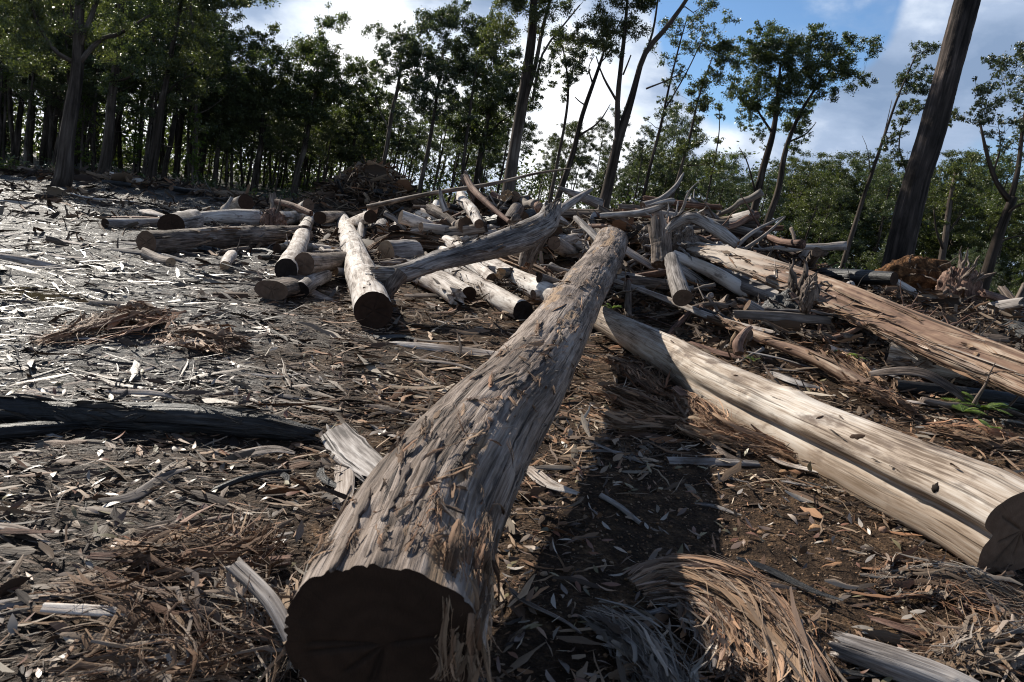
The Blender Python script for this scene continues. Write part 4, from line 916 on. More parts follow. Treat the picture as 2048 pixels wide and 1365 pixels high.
def build_litter():
    rng = np.random.default_rng(5)
    acc = Acc(); accl = Acc()
    for n, r0, r1, l0, l1, w0, K in [(36000, 1.3, 4.6, 0.010, 0.075, 0.07, 3), (5500, 1.5, 5.0, 0.07, 0.26, 0.07, 5), (36000, 4.2, 10.5, 0.02, 0.12, 0.09, 3), (7500, 4.2, 12, 0.12, 0.5, 0.06, 5), (13000, 10, 32, 0.05, 0.22, 0.10, 3), (2200, 10, 30, 0.3, 1.2, 0.035, 5)]:
        x, y = scatter(rng, n, r0, r1, pw=0.8)
        dens = n2d(x, y, 0.8, 21)
        # bare soil lies between the two big logs
        bare = np.exp(-((x - (0.95 + (y - 3) * 0.3)) / 0.75) ** 2 - ((y - 3.3) / 1.1) ** 2)
        keep = rng.uniform(-0.9, 0.7, n) < 1.5 * dens + 0.5 * n2d(x, y, .25, 22) + 0.25 - 1.15 * bare 
        x, y = x[keep], y[keep]; n = len(x)
        ln = np.exp(rng.uniform(math.log(l0), math.log(l1), n)); wet = wetness(x, y)
        dom = np.where(x < -0.1 * y, 0.15, 0.6) + 0.5 * n2d(x, y, 1.5, 31)
        yaw = dom + rng.normal(0, 0.85, n); pit = rng.normal(0.0, 0.13, n)
        dx = np.stack([np.cos(yaw) * np.cos(pit), np.sin(yaw) * np.cos(pit), np.sin(pit)], -1)
        up = nrm(np.array([0, 0, 1.0]) + rng.normal(0, 0.5, (n, 3))); S = nrm(np.cross(up, dx)); U = np.cross(dx, S)
        tt = np.linspace(-0.5, 0.5, K)
        bend = rng.normal(0, 0.035, n)[:, None] * (tt ** 2)[None] * 4; bs = rng.normal(0, 0.02, n)[:, None] * (tt ** 2)[None] * 4 + rng.normal(0, .016, (n, K))
        Pc = dx[:, None] * (ln[:, None] * tt[None])[..., None] + U[:, None] * (ln[:, None] * bend)[..., None] + S[:, None] * (ln[:, None] * bs)[..., None]
        Pc[..., 0] += x[:, None]; Pc[..., 1] += y[:, None]
        z = terrain(x, y) + np.abs(ln * np.sin(pit)) * 0.45 + np.abs(rng.normal(0, 1, n)) * 0.010 + 0.002
        Pc[..., 2] += z[:, None]
        W = np.minimum(ln * w0 * rng.lognormal(0, 0.8, n) * 0.75, .02 + .05 * ln) + 0.0006; W = np.where((rng.uniform(0, 1, n) < .10) & (ln < .2), ln * rng.uniform(.10, .22, n), W * .72)
        prof = np.array([0.6, 1, 0.5]) if K == 3 else np.array([0.25, 0.9, 1, 0.8, 0.2])
        Wk = W[:, None] * prof[None] * rng.uniform(0.45, 1.25, (n, K))
        col = PAL_LIT[rng.integers(0, len(PAL_LIT), n)] * rng.lognormal(-.3, .45, (n, 1)).clip(.15, 1.3)
        col = col * (1 - 0.35 * wet[:, None])
        grey = col.mean(1, keepdims=True); col = col * (1 - 0.3 * wet[:, None]) + grey * 0.3 * wet[:, None]
        V, Q, cc, g = ribbons(Pc, np.broadcast_to(S[:, None], Pc.shape), np.broadcast_to(U[:, None], Pc.shape), Wk, np.minimum(Wk * 0.25, .004), col)
        acc.add(V, Q, None, col=cc, grain=g, wet=np.repeat(wet, K * 3))
    link('bark_litter', acc.mesh('bark_litter', smooth=False), M['litter'], kind='stuff')
    # fallen gum leaves
    for n, r0, r1 in [(2600, 1.4, 6.0), (1300, 5, 14)]:
        x, y = scatter(rng, n, r0, r1, pw=0.9)
        ln = rng.uniform(0.04, 0.095, n); yaw = rng.uniform(0, 6.28, n); pit = rng.normal(0, 0.35, n)
        dx = np.stack([np.cos(yaw) * np.cos(pit), np.sin(yaw) * np.cos(pit), np.sin(pit)], -1)
        up = nrm(np.array([0, 0, 1.0]) + rng.normal(0, 0.35, (n, 3))); S = nrm(np.cross(up, dx)); U = np.cross(dx, S)
        K = 5; tt = np.linspace(-.5, .5, K)
        cu = rng.normal(0, .11, n)[:, None] * (tt ** 2)[None] * 3
        Pc = dx[:, None] * (ln[:, None] * tt[None])[..., None] + (S[:, None] * .5 + U[:, None]) * (ln[:, None] * cu)[..., None]
        Pc[..., 0] += x[:, None]; Pc[..., 1] += y[:, None]; Pc[..., 2] += (terrain(x, y) + np.abs(np.sin(pit)) * ln * .5 + 0.012)[:, None]
        W = (ln * rng.uniform(0.10, 0.19, n))[:, None] * np.array([0.08, 0.8, 1, 0.6, 0.05])[None]
        pal = np.array([(0.34, 0.20, 0.12), (0.42, 0.33, 0.26), (0.28, 0.13, 0.08), (0.50, 0.44, 0.38), (0.20, 0.14, 0.11), (0.26, 0.22, 0.12)])
        col = pal[rng.integers(0, 6, n)] * rng.uniform(.35, .95, (n, 1))
        V, Q, cc, g = ribbons(Pc, np.broadcast_to(S[:, None], Pc.shape), np.broadcast_to(U[:, None], Pc.shape), W, W * 0.06, col)
        accl.add(V, Q, None, col=cc, grain=g)
    link('fallen_leaves', accl.mesh('fallen_leaves'), M['deadleaf'], kind='stuff')
build_litter()

# gravel and clods on the bare soil
def build_stones():
    rng = np.random.default_rng(9)
    phi = (1 + 5 ** .5) / 2
    ico = nrm(np.array([(-1, phi, 0), (1, phi, 0), (-1, -phi, 0), (1, -phi, 0), (0, -1, phi), (0, 1, phi), (0, -1, -phi), (0, 1, -phi), (phi, 0, -1), (phi, 0, 1), (-phi, 0, -1), (-phi, 0, 1)], float))
    F = np.array([(0, 11, 5), (0, 5, 1), (0, 1, 7), (0, 7, 10), (0, 10, 11), (1, 5, 9), (5, 11, 4), (11, 10, 2), (10, 7, 6), (7, 1, 8), (3, 9, 4), (3, 4, 2), (3, 2, 6), (3, 6, 8), (3, 8, 9), (4, 9, 5), (2, 4, 11), (6, 2, 10), (8, 6, 7), (9, 8, 1)])
    pal = np.array([(0.30, 0.17, 0.09), (0.42, 0.25, 0.13), (0.20, 0.12, 0.075), (0.36, 0.22, 0.15), (0.50, 0.36, 0.24), (0.14, 0.09, 0.06)])
    def stones(x, y, s):
        n = len(x); V = ico[None] * rng.uniform(0.55, 1.25, (n, 12, 1)) * (s[:, None, None] * np.array([1.0, 0.8, 0.6]))
        a = rng.uniform(0, 6.28, n); c, sn = np.cos(a)[:, None], np.sin(a)[:, None]
        V = np.stack([V[..., 0] * c - V[..., 1] * sn, V[..., 0] * sn + V[..., 1] * c, V[..., 2]], -1)
        V[..., 0] += x[:, None]; V[..., 1] += y[:, None]; V[..., 2] += (terrain(x, y) + s * 0.2)[:, None]
        T = F[None] + (np.arange(n) * 12)[:, None, None]
        col = np.repeat(pal[rng.integers(0, 6, n)] * rng.uniform(.7, 1.2, (n, 1)), 12, 0)
        return V.reshape(-1, 3), T.reshape(-1, 3), col
    x = 0.95 + rng.normal(0, 0.7, 3600); y = 3.2 + rng.normal(0, 0.75, 3600)
    ok = (y > 1.5); x, y = x[ok] + (y[ok] - 3) * 0.25, y[ok]
    V, T, c = stones(x, y, np.exp(rng.normal(math.log(0.005), 0.5, len(x))))
    x2, y2 = scatter(rng, 1200, 1.4, 7); V2, T2, c2 = stones(x2, y2, np.exp(rng.normal(math.log(0.006), 0.5, len(x2))))
    me = mesh_np('gravel', np.vstack([V, V2]), None, np.vstack([T, T2 + len(V)]), {'col': np.vstack([c, c2])}, smooth=False)
    link('gravel', me, M['stone'], kind='stuff')
    lab = ['largest orange clay stone on the bare soil between the logs', 'small square orange stone left of the largest one', 'flat tan stone near the pale right log', 'flat orange stone below the short grey plank', 'pale round stone by the fibre swoosh', 'reddish stone near the lower right bark', 'small orange clod right of the largest stone']
    for (px, py, s), lb in zip([(1630, 1062, 0.032), (1523, 1070, 0.018), (1785, 1128, 0.025), (1568, 948, 0.026), (1632, 1155, 0.014), (1765, 1166, 0.014), (1655, 1088, 0.022)], lab):
        p = gpt(px, py)
        # subdivided lumpy stone
        v = []; n = 14
        th = np.linspace(0, np.pi, 9)[:, None]; ph = np.linspace(0, 2 * np.pi, n, endpoint=False)[None]
        D = np.stack([np.sin(th) * np.cos(ph), np.sin(th) * np.sin(ph), np.cos(th) * np.ones_like(ph)], -1)
        rr = 1 + 0.45 * noise(D * 1.6 + px, 3) + 0.18 * noise(D * 4 + px, 4)
        V = (D * rr[..., None] * np.array([1.2, 0.9, 0.65]) * s).reshape(-1, 3)
        i = np.arange(8)[:, None]; j = np.arange(n)[None]; j2 = (j + 1) % n
        Q = np.stack([i * n + j, (i + 1) * n + j, (i + 1) * n + j2, i * n + j2], -1).reshape(-1, 4)
        o = link('stone', mesh_np('stone', V, Q, None, {'col': np.tile(np.array([[0.46, 0.27, 0.14]]) * rng.uniform(.8, 1.2), (len(V), 1))}, smooth=False), M['stone'], loc=p + np.array([0, 0, s * 0.3]))
        tag(o, lb, 'stone')
build_stones()

def near_label(prefix, x, y, tail=5):
    best, bd = None, 1e9
    for key, (root, C, R_, V) in LOGINFO.items():
        dd = np.hypot(C[:, 0] - x, C[:, 1] - y); i = int(np.argmin(dd))
        if dd[i] < bd: bd = dd[i]; best = (root['label'], C[i])
    lab, c = best; side = 'left' if x < c[0] else 'right'
    short = ' '.join(lab.replace(',', '').split()[:tail])
    while short.split()[-1] in ('the', 'of', 'a', 'with', 'in', 'at', 'and', 'its', 'up', 'on', 'by', 'to', 'under', 'behind', 'near', 'across', 'level', 'between', 'big', 'great', 'wet', 'into', 'round', 'dark', 'long'): short = ' '.join(short.split()[:-1])
    return prefix + ' ' + side + ' of the ' + short
COLN = {'grey': 'grey', 'brown': 'brown', 'slab_pale': 'pale', 'red': 'reddish', 'twig': 'dull', 'char': 'blackened', 'white': 'whitish'}
def strip_label(mk, x, y, s):
    return near_label(('long ' if s > .5 else 'short ') + COLN[mk] + ' bark strip', x, y)

# ------------------------------------------------------------------ loose bark strips: individuals, copies of a few
def strip_protos():
    out = []
    for k in range(10):
        rng = np.random.default_rng(300 + k); n = 26
        x = np.linspace(-0.5, 0.5, n); c = np.stack([x, 0.05 * np.sin(x * 5 + k) + 0.03 * rng.normal() * x, 0.05 + 0.03 * np.sin(x * 4 + 2 * k) + 0.05 * x ** 2], -1)
        w0 = rng.uniform(0.025, 0.06)
        V, Q, g, ly, fr = log_mesh(c[::5], [w0 * .5, w0, w0 * 1.1, w0, w0 * .7, w0 * .3], 14, 34, 400 + k, 'slab', (0.22, 1.0, 2.6), 0.2 * k % 1.0, ('broken', 'broken'), None, 0, 1.6)
        acc = Acc(); acc.add(V.reshape(-1, 3), Q, None, grain=g, layer=ly)
        for idx, ax in ((0, -fr[1][0]), (33, fr[1][-1])):
            Vc, Qc, Tc, gc, ck = cap_mesh(V[idx], fr[0][idx], ax, k, 'broken', 2, 0); acc.add(Vc, Qc, Tc, grain=gc, layer=np.zeros(len(Vc)))
        out.append(acc.mesh('bark_strip', smooth=False))
    return out

def scatter_strips():
    rng = np.random.default_rng(12); protos = strip_protos(); mats = ['grey', 'brown', 'slab_pale', 'red', 'grey', 'twig', 'char']
    meshes = {}
    for i in range(285):
        if i < 110: x, y = scatter(rng, 1, 1.8, 5.5)
        elif i < 220: x, y = scatter(rng, 1, 5, 13)
        else: x, y = scatter(rng, 1, 12, 26)
        x, y = float(x[0]), float(y[0]); r = math.hypot(x, y)
        L_ = rng.uniform(0.16, 0.62) * (1 + r / 12.0) * (.62 if r < 5.5 else 1)
        wet = float(wetness(x, y)); mk = mats[rng.integers(0, 7)] if wet < .5 else ['grey', 'char', 'brown', 'slab_pale'][rng.integers(0, 4)]
        k = int(rng.integers(0, 10)); key = (k, mk)
        o = bpy.data.objects.new('bark_strip', protos[k]); COL.objects.link(o); objmat(o, M[mk])
        o.location = (x, y, float(terrain(x, y)) + 0.004 * L_ * 4); o.scale = (L_, L_ * rng.uniform(.8, 1.9), L_ * .8)
        o.rotation_euler = (rng.normal(0, .2), rng.normal(0, .06), (0.2 if x < 0 else -.3) + rng.normal(0, .6))
        tag(o, strip_label(mk, x, y, L_), 'bark strip', 'loose bark strips strewn over the ground')
scatter_strips()

# ------------------------------------------------------------------ dead branches heaped on the piles
def branch_protos():
    out = []
    for k in range(9):
        rng = np.random.default_rng(500 + k); acc = Acc()
        n = 9; x = np.linspace(0, 1, n); c = np.stack([x - .5, np.cumsum(rng.normal(0, .014, n)), np.cumsum(rng.normal(0, .014, n))], -1)
        r = np.linspace(rng.uniform(.025, .045), 0.006, n)
        V, Q, T, g = tube_np(c, r, 9, 30); V += 0.006 * noise(V * 12, k)[:, None]; acc.add(V, Q, T, grain=g * 1.0)
        for _ in range(rng.integers(2, 6)):
            i = rng.integers(2, n - 1); d = nrm(np.array([rng.uniform(.2, 1), rng.normal(0, .7), rng.normal(0, .7)])); ln = rng.uniform(.12, .4)
            cc = c[i] + d * (np.linspace(0, 1, 5)[:, None] * ln) + np.cumsum(rng.normal(0, .015, (5, 3)), 0) * np.linspace(0, 1, 5)[:, None]
            V, Q, T, g = tube_np(cc, np.linspace(r[i] * .7, .003, 5), 6, 10); acc.add(V, Q, T, grain=g)
        if k in (1, 3, 5, 7):      # split billets and broken poles
            acc = Acc(); r0 = rng.uniform(.035, .075); c = np.array([(-.5, 0, 0), (0, rng.normal(0, .012), rng.normal(0, .012)), (.5, 0, 0)])
            V, Q, g, ly, fr = log_mesh(c, [r0 * .8, r0, r0 * .7], 16, 44, 520 + k, 'slab', (rng.uniform(.3, .7), 1.0, 2.8), k, ('broken', 'broken'), None, 0, 1.8); acc.add(V.reshape(-1, 3), Q, None, grain=g)
            for idx, ax in ((0, -fr[1][0]), (43, fr[1][-1])):
                Vc, Qc, Tc, gc, ck = cap_mesh(V[idx], fr[0][idx], ax, k, 'broken', 3, 0); acc.add(Vc, Qc, Tc, grain=gc)
        out.append(acc.mesh('branch', smooth=k not in (1, 3, 5, 7)))
    return out

def slog_protos():
    out = []
    for k in range(6):
        rng = np.random.default_rng(600 + k)
        r0 = rng.uniform(.07, .13); c = np.array([(-.5, 0, 0), (0, rng.normal(0, .04), rng.normal(0, .03)), (.5, 0, 0)])
        V, Q, g, ly, fr = log_mesh(c, [r0, r0 * .95, r0 * .8], 24, 40, 620 + k, 'bark' if k % 2 else 'smooth', None, 0, ('cut' if k % 2 else 'broken', 'cut'), None, 3, 1.5)
        caps = []
        for idx, ax in ((0, -fr[1][0]), (39, fr[1][-1])):
            Vc, Qc, Tc, gc, ck = cap_mesh(V[idx], fr[0][idx], ax, k, 'cut' if idx or k % 2 else 'broken', 5, 4)
            if idx == 0: Qc = Qc[:, ::-1]; Tc = Tc[:, ::-1]
            caps.append(mesh_np('cut_face', Vc, Qc, Tc, {'grain': gc, 'crack': ck}))
        out.append((mesh_np('stem', V.reshape(-1, 3), Q, None, {'grain': g, 'layer': ly}), caps))
    return out

BR = branch_protos(); SL = slog_protos()
def heap(cx, cy, sx, sy, nb, nl, seed, blabel, llabel, group, bl=(0.8, 2.6), ll=(0.7, 1.8), steep=0.35, top=0.7, mats=('twig', 'grey', 'brown', 'red'), lmats=('brown', 'white', 'grey', 'char')):
    rng = np.random.default_rng(seed); cache = {}
    for i in range(nb + nl):
        isb = i < nb
        x = cx + rng.normal(0, .55) * sx; y = cy + rng.normal(0, .5) * sy
        e = math.exp(-((x - cx) / sx) ** 2 - ((y - cy) / sy) ** 2)
        z = float(terrain(x, y)) + rng.uniform(0.02, 1) * top * e * (1 if isb else .6)
        rot = (rng.uniform(0, 6.28), rng.normal(0, steep if isb else steep * .6), rng.uniform(0, 6.28))
        if isb:
            k = int(rng.integers(0, 9)); mk = mats[rng.integers(0, len(mats))]; key = (k, mk)
            o = bpy.data.objects.new('branch', BR[k]); COL.objects.link(o); objmat(o, M[mk]); s = rng.uniform(*bl)
            tag(o, near_label(('long ' if s > sum(bl) / 2 else 'short ') + COLN[mk] + ' dead branch', x, y), 'branch', group + ', branches'); o.scale = (s, s, s)
        else:
            k = int(rng.integers(0, 6)); mk = lmats[rng.integers(0, len(lmats))]
            o = thing('log', near_label('short ' + COLN[mk] + ' log', x, y), 'log', (0, 0, 0), group + ', short logs'); s = rng.uniform(*ll); o.scale = (s, s, s)
            objmat(link('stem', SL[k][0], M[mk], o), M[mk])
            cm = ['cut_dark', 'cut_tan', 'cut', 'cut'][int(rng.integers(0, 4))]
            for c in SL[k][1]: objmat(link('cut_face', c, M[cm], o), M[cm])
        o.location = (x, y, z + (0.05 if isb else .1 * s)); o.rotation_euler = rot

heap(3.4, 14.0, 3.4, 1.8, 60, 26, 1, 'dead grey branch tangled in the tall heap at the centre right', 'short log half buried in the tall heap at the centre right', 'tall heap at centre right', top=1.0)
heap(-0.8, 15.5, 2.6, 1.6, 32, 34, 2, 'dead branch in the middle heap below the long thin pole', 'short log wedged in the middle heap below the long thin pole', 'middle heap', top=0.75)
heap(-5.6, 24.5, 2.4, 1.5, 34, 12, 3, 'dark root or branch in the distant mound left of centre', 'dark log end in the distant mound left of centre', 'distant mound', bl=(.5, 1.4), ll=(.4, 1.0), steep=.6, top=.5, mats=('brown', 'red', 'char', 'brown'), lmats=('brown', 'char', 'char'))
heap(4.4, 8.8, 2.0, 1.6, 50, 16, 4, 'broken branch in rubble between pale log and split trunk', 'short log in rubble between pale log and split trunk', 'rubble at right', bl=(0.5, 1.4), ll=(.5, 1.0), top=0.35)
heap(1.3, 10.8, 1.6, 1.1, 28, 14, 5, 'broken branch in rubble around the tip of the great log', 'short log in rubble around the tip of the great log', 'rubble around log tip', bl=(0.5, 1.5), ll=(.5, 1.1), top=0.35)
heap(8.5, 12.5, 2.2, 1.6, 24, 7, 6, 'dead branch beyond the split trunk at the right', 'short dark log beyond the split trunk at the right', 'rubble beyond split trunk', bl=(0.8, 1.8), top=0.5)
heap(-3.2, 11.8, 2.2, 2.0, 12, 16, 7, 'loose branch among the pale logs left of centre', 'short log among the pale logs left of centre', 'scattered left of centre', bl=(0.6, 1.8), ll=(.5, 1.3), top=0.15, steep=0.1)
heap(-14.0, 26.5, 9.0, 2.2, 34, 8, 8, 'fallen branch at the forest edge on the left', 'fallen log at the forest edge on the left', 'forest edge', bl=(.8, 2.4), ll=(.6, 1.6), top=0.15, steep=0.15, mats=('brown', 'char', 'twig'))

# debris that fills the heaps: one mass nobody could count
def heap_debris():
    rng = np.random.default_rng(44); acc = Acc()
    for cx, cy, sx, sy, n, hh, l0, l1 in [(3.4, 14.2, 3.6, 2.0, 4200, .8, .1, .6), (-0.8, 15.8, 2.8, 1.7, 3400, .6, .1, .6), (-5.6, 24.8, 2.5, 1.6, 3000, .8, .12, .8), (4.5, 9, 2.6, 2.0, 3600, .25, .05, .35), (1.3, 10.8, 1.9, 1.3, 1800, .25, .05, .35), (8.5, 12.5, 2.6, 1.9, 1800, .4, .1, .5), (7.5, 10.5, 1.5, 1.5, 1200, .2, .05, .4), (-14, 27, 10, 2.0, 2200, .35, .2, 1.0), (-7, 14, 6, 4.5, 1500, .05, .05, .45), (-11, 20, 7, 4.5, 1300, .07, .08, .6)]:
        x = cx + rng.normal(0, .6, n) * sx; y = cy + rng.normal(0, .6, n) * sy
        e = np.exp(-((x - cx) / sx) ** 2 - ((y - cy) / sy) ** 2)
        ln = np.exp(rng.uniform(math.log(l0), math.log(l1), n)); yaw = rng.uniform(0, 6.28, n); pit = rng.normal(0, .4, n)
        dx = np.stack([np.cos(yaw) * np.cos(pit), np.sin(yaw) * np.cos(pit), np.sin(pit)], -1); up = nrm(rng.normal(0, 1, (n, 3))); S = nrm(np.cross(up, dx)); U = np.cross(dx, S)
        K = 3; tt = np.linspace(-.5, .5, K); bend = rng.normal(0, .06, n)[:, None] * (tt ** 2)[None] * 4
        Pc = dx[:, None] * (ln[:, None] * tt[None])[..., None] + U[:, None] * (ln[:, None] * bend)[..., None]
        Pc += np.stack([x, y, terrain(x, y) + rng.uniform(0, 1, n) * hh * e + .02], -1)[:, None]
        W = (ln * .055 * rng.lognormal(0, .6, n))[:, None] * np.array([.7, 1, .6])[None]
        col = PAL_LIT[rng.integers(1, len(PAL_LIT), n)] * rng.uniform(.2, .85, (n, 1))
        V, Q, cc, g = ribbons(Pc, np.broadcast_to(S[:, None], Pc.shape), np.broadcast_to(U[:, None], Pc.shape), W, W * .5, col); acc.add(V, Q, None, col=cc, grain=g, wet=np.zeros(len(V)))
    link('wood_debris', acc.mesh('wood_debris', smooth=False), M['litter'], kind='stuff')
heap_debris()

# ------------------------------------------------------------------ stumps with roots
def lump(center, size, seed, amp=0.4, n=40, sc=1.6):
    th = np.linspace(0.02, np.pi - 0.02, n)[:, None]; ph = np.linspace(0, 2 * np.pi, n * 2, endpoint=False)[None]
    D = np.stack([np.sin(th) * np.cos(ph), np.sin(th) * np.sin(ph), np.cos(th) * np.ones_like(ph)], -1)
    r = 1 + amp * fbm(D * sc + seed, seed, 5) + amp * .5 * (0.5 - np.abs(fbm(D * sc * 3 + seed, seed + 2, 4)) * 2)
    V = (D * r[..., None] * np.asarray(size)).reshape(-1, 3); m = n * 2
    i = np.arange(n - 1)[:, None]; j = np.arange(m)[None]; j2 = (j + 1) % m
    Q = np.stack([i * m + j, (i + 1) * m + j, (i + 1) * m + j2, i * m + j2], -1).reshape(-1, 4)
    return V + np.asarray(center), Q, (V * np.array([1, 1, .3]))

def rootwad(name, label, loc, size, seed, coremat, rootmat, nroot, dirs, rl, rr, upb=0.3):
    rng = np.random.default_rng(seed); root = thing(name, label, 'stump', loc)
    V, Q, g = lump((0, 0, size[2] * .6), size, seed); link('root_mass', mesh_np('root_mass', V, Q, None, {'grain': g, 'layer': np.zeros(len(V))}, smooth=False), M[coremat], root)
    acc = Acc()
    for i in range(nroot):
        d = nrm(np.array(dirs) + rng.normal(0, .8, 3)); d[2] += upb * rng.uniform(-.5, 1); st = d * np.asarray(size) * .7 + np.array([0, 0, size[2] * .6]); ln = rng.uniform(*rl); n = 7
        c = st + d * (np.linspace(0, 1, n)[:, None] * ln) + np.cumsum(rng.normal(0, ln * .06, (n, 3)), 0) * np.linspace(0, 1, n)[:, None]
        r0 = rng.uniform(*rr); V, Q, T, g = tube_np(c, np.linspace(r0, r0 * .15, n), 8, 18); V += r0 * .3 * noise(V * 3 / r0 * .3, i)[:, None]; acc.add(V, Q, T, grain=g, layer=np.zeros(len(V)))
    link('roots', acc.mesh('roots'), M[rootmat], root, kind='stuff')
    return root
p = gpt(1610, 665); rootwad('stump', 'charred jagged stump leaning in front of the split trunk', p + np.array([0, .3, -.05]), (.42, .30, .38), 3, 'char', 'brown', 26, (-.2, -.2, .6), (.15, .5), (.03, .08))
p = P(1610, 590, 8.3); rootwad('root_snag', 'twisted upright root knot standing before the split trunk', p + np.array([0.05, 0, -.12]), (.10, .10, .22), 5, 'brown', 'brown', 14, (0.2, 0, .5), (.06, .18), (.02, .04))
p = P(1810, 625, 14.0); p[2] = float(terrain(p[0], p[1])) + .15; rootwad('root_ball', 'orange clay root ball of an uprooted tree beyond the split trunk', p, (.85, .5, .5), 7, 'clay', 'brown', 16, (0, -.2, .3), (.1, .5), (.015, .04))
p = P(1900, 640, 13.0); p[2] = float(terrain(p[0], p[1])) + .1; rootwad('stump', 'brown torn stump right of the orange root ball', p, (.35, .3, .5), 11, 'red', 'brown', 24, (0, 0, .8), (.2, .5), (.03, .07))
p = gpt(1535, 640); rootwad('wood_chunk', 'reddish broken wood chunk in the rubble before split trunk', p + np.array([0, .1, 0]), (.17, .12, .14), 13, 'red', 'grey', 8, (0, 0, .3), (.15, .4), (.01, .03))
p = P(548, 452, 17.5); p[2] = float(terrain(p[0], p[1])); rootwad('stump', 'rotten brown stump between the pale logs left of centre', p, (.3, .25, .32), 17, 'red', 'brown', 12, (0, 0, .8), (.1, .4), (.03, .06))
p = P(1340, 470, 12.6); p[2] = float(terrain(p[0], p[1])) + .35; rootwad('stump', 'hanging root tangle at the crest of the tall heap', p, (.5, .35, .4), 19, 'brown', 'grey', 40, (0, -.4, -.2), (.3, .9), (.02, .05), upb=-.3)

# ------------------------------------------------------------------ ferns
def fern(label, px, py, s, seed, nf=7, lift=0.0):
    rng = np.random.default_rng(seed); s = s * 1.45; base = gpt(px, py + 6, lift + .07); acc = Acc()
    for f in range(int(nf * 1.6)):
        a = rng.uniform(0, 6.28); ln = s * rng.uniform(.6, 1.1); n = 26; tt = np.linspace(0, 1, n)
        el = rng.uniform(.5, 1.1)
        c = np.stack([np.cos(a) * tt * ln * math.cos(el) * 1.3, np.sin(a) * tt * ln * math.cos(el) * 1.3, ln * (math.sin(el) * tt - .55 * tt ** 2)], -1)
        T, N, B = frames(c)
        V, Q, T_, g = tube_np(c, np.linspace(.004, .001, n) * s * 2, 4); acc.add(V, Q, T_, col=np.tile([[.3, .3, .3]], (len(V), 1)))
        for sg in (-1, 1):
            wd = ln * .20 * np.sin(np.pi * np.clip(tt * .93 + .07, 0, 1)) ** .8 * (1 - .3 * tt)
            m = n - 2; i = np.arange(2, n)
            tip = c[i] + sg * B[i] * wd[i][:, None] + T[i] * (wd[i] * .45)[:, None] - N[i] * (wd[i] * .25)[:, None]
            h = ln / n * .34; v = np.stack([c[i] - T[i] * h, c[i] * .45 + tip * .55 - T[i] * h * .9, tip, c[i] * .45 + tip * .55 + T[i] * h * .9, c[i] + T[i] * h], 1)
            k = np.arange(m)[:, None] * 5; Qd = k + np.array([[0, 1, 3, 4]]); Td = k + np.array([[1, 2, 3]])
            acc.add(v.reshape(-1, 3), Qd, Td, col=np.tile(rng.uniform(.1, 1, (m, 1)), (1, 15)).reshape(-1, 3))
    o = link('fern', acc.mesh('fern'), M['fern'], loc=base); tag(o, label, 'fern')
fern('small bright fern at the upper right side of great log', 1225, 612, .16, 1, 7)
fern('tiny fern behind the near end of the narrow half log', 1508, 716, .10, 2, 6)
fern('fern in the hollow before the bleached log', 1695, 715, .20, 3, 8)
fern('large fern clump right of the curved bark ribbon', 1965, 815, .24, 4, 11)
fern('yellowish fern clump left beside the large one', 1925, 818, .18, 5, 7)
fern('little fern deep under the arched grey bough', 1072, 510, .22, 6, 6)
fern('weak fern low at the right edge of the picture', 1985, 858, .15, 7, 6)

# ------------------------------------------------------------------ trees
def leaf_cloud(rng, centers, rads, counts, L_):
    """leaf blades inside flattened clumps"""
    idx = np.repeat(np.arange(len(centers)), counts); n = len(idx)
    d = nrm(rng.normal(0, 1, (n, 3))); r = rng.uniform(0, 1, n) ** 0.6 * rng.choice([1, 1, 1, 1.5], n)
    p = centers[idx] + d * (r[:, None] * rads[idx][:, None]) * np.array([1.0, 1.0, 0.8])
    a = nrm(rng.normal(0, 1, (n, 3)) * np.array([1, 1, .7]) + np.array([0, 0, -0.7])); b = nrm(np.cross(a, rng.normal(0, 1, (n, 3)))); c = np.cross(a, b)
    ll = L_ * rng.uniform(.6, 1.5, n)[:, None]; wl = ll * rng.uniform(.28, .5, (n, 1)) * .5
    V = np.stack([p - a * ll * .5, p + b * wl + c * wl * .3, p + a * ll * .5, p - b * wl + c * wl * .3], 1)
    T = (np.arange(n) * 4)[:, None, None] + np.array([[0, 1, 2], [0, 2, 3]])[None]
    lum = np.clip(rng.normal(.45, .22, n) + 0.25 * noise(centers[idx] * 1.3, 7), 0, 1)
    col = np.repeat(np.stack([lum, lum, lum], -1), 4, 0)
    return V.reshape(-1, 3), T.reshape(-1, 3), col

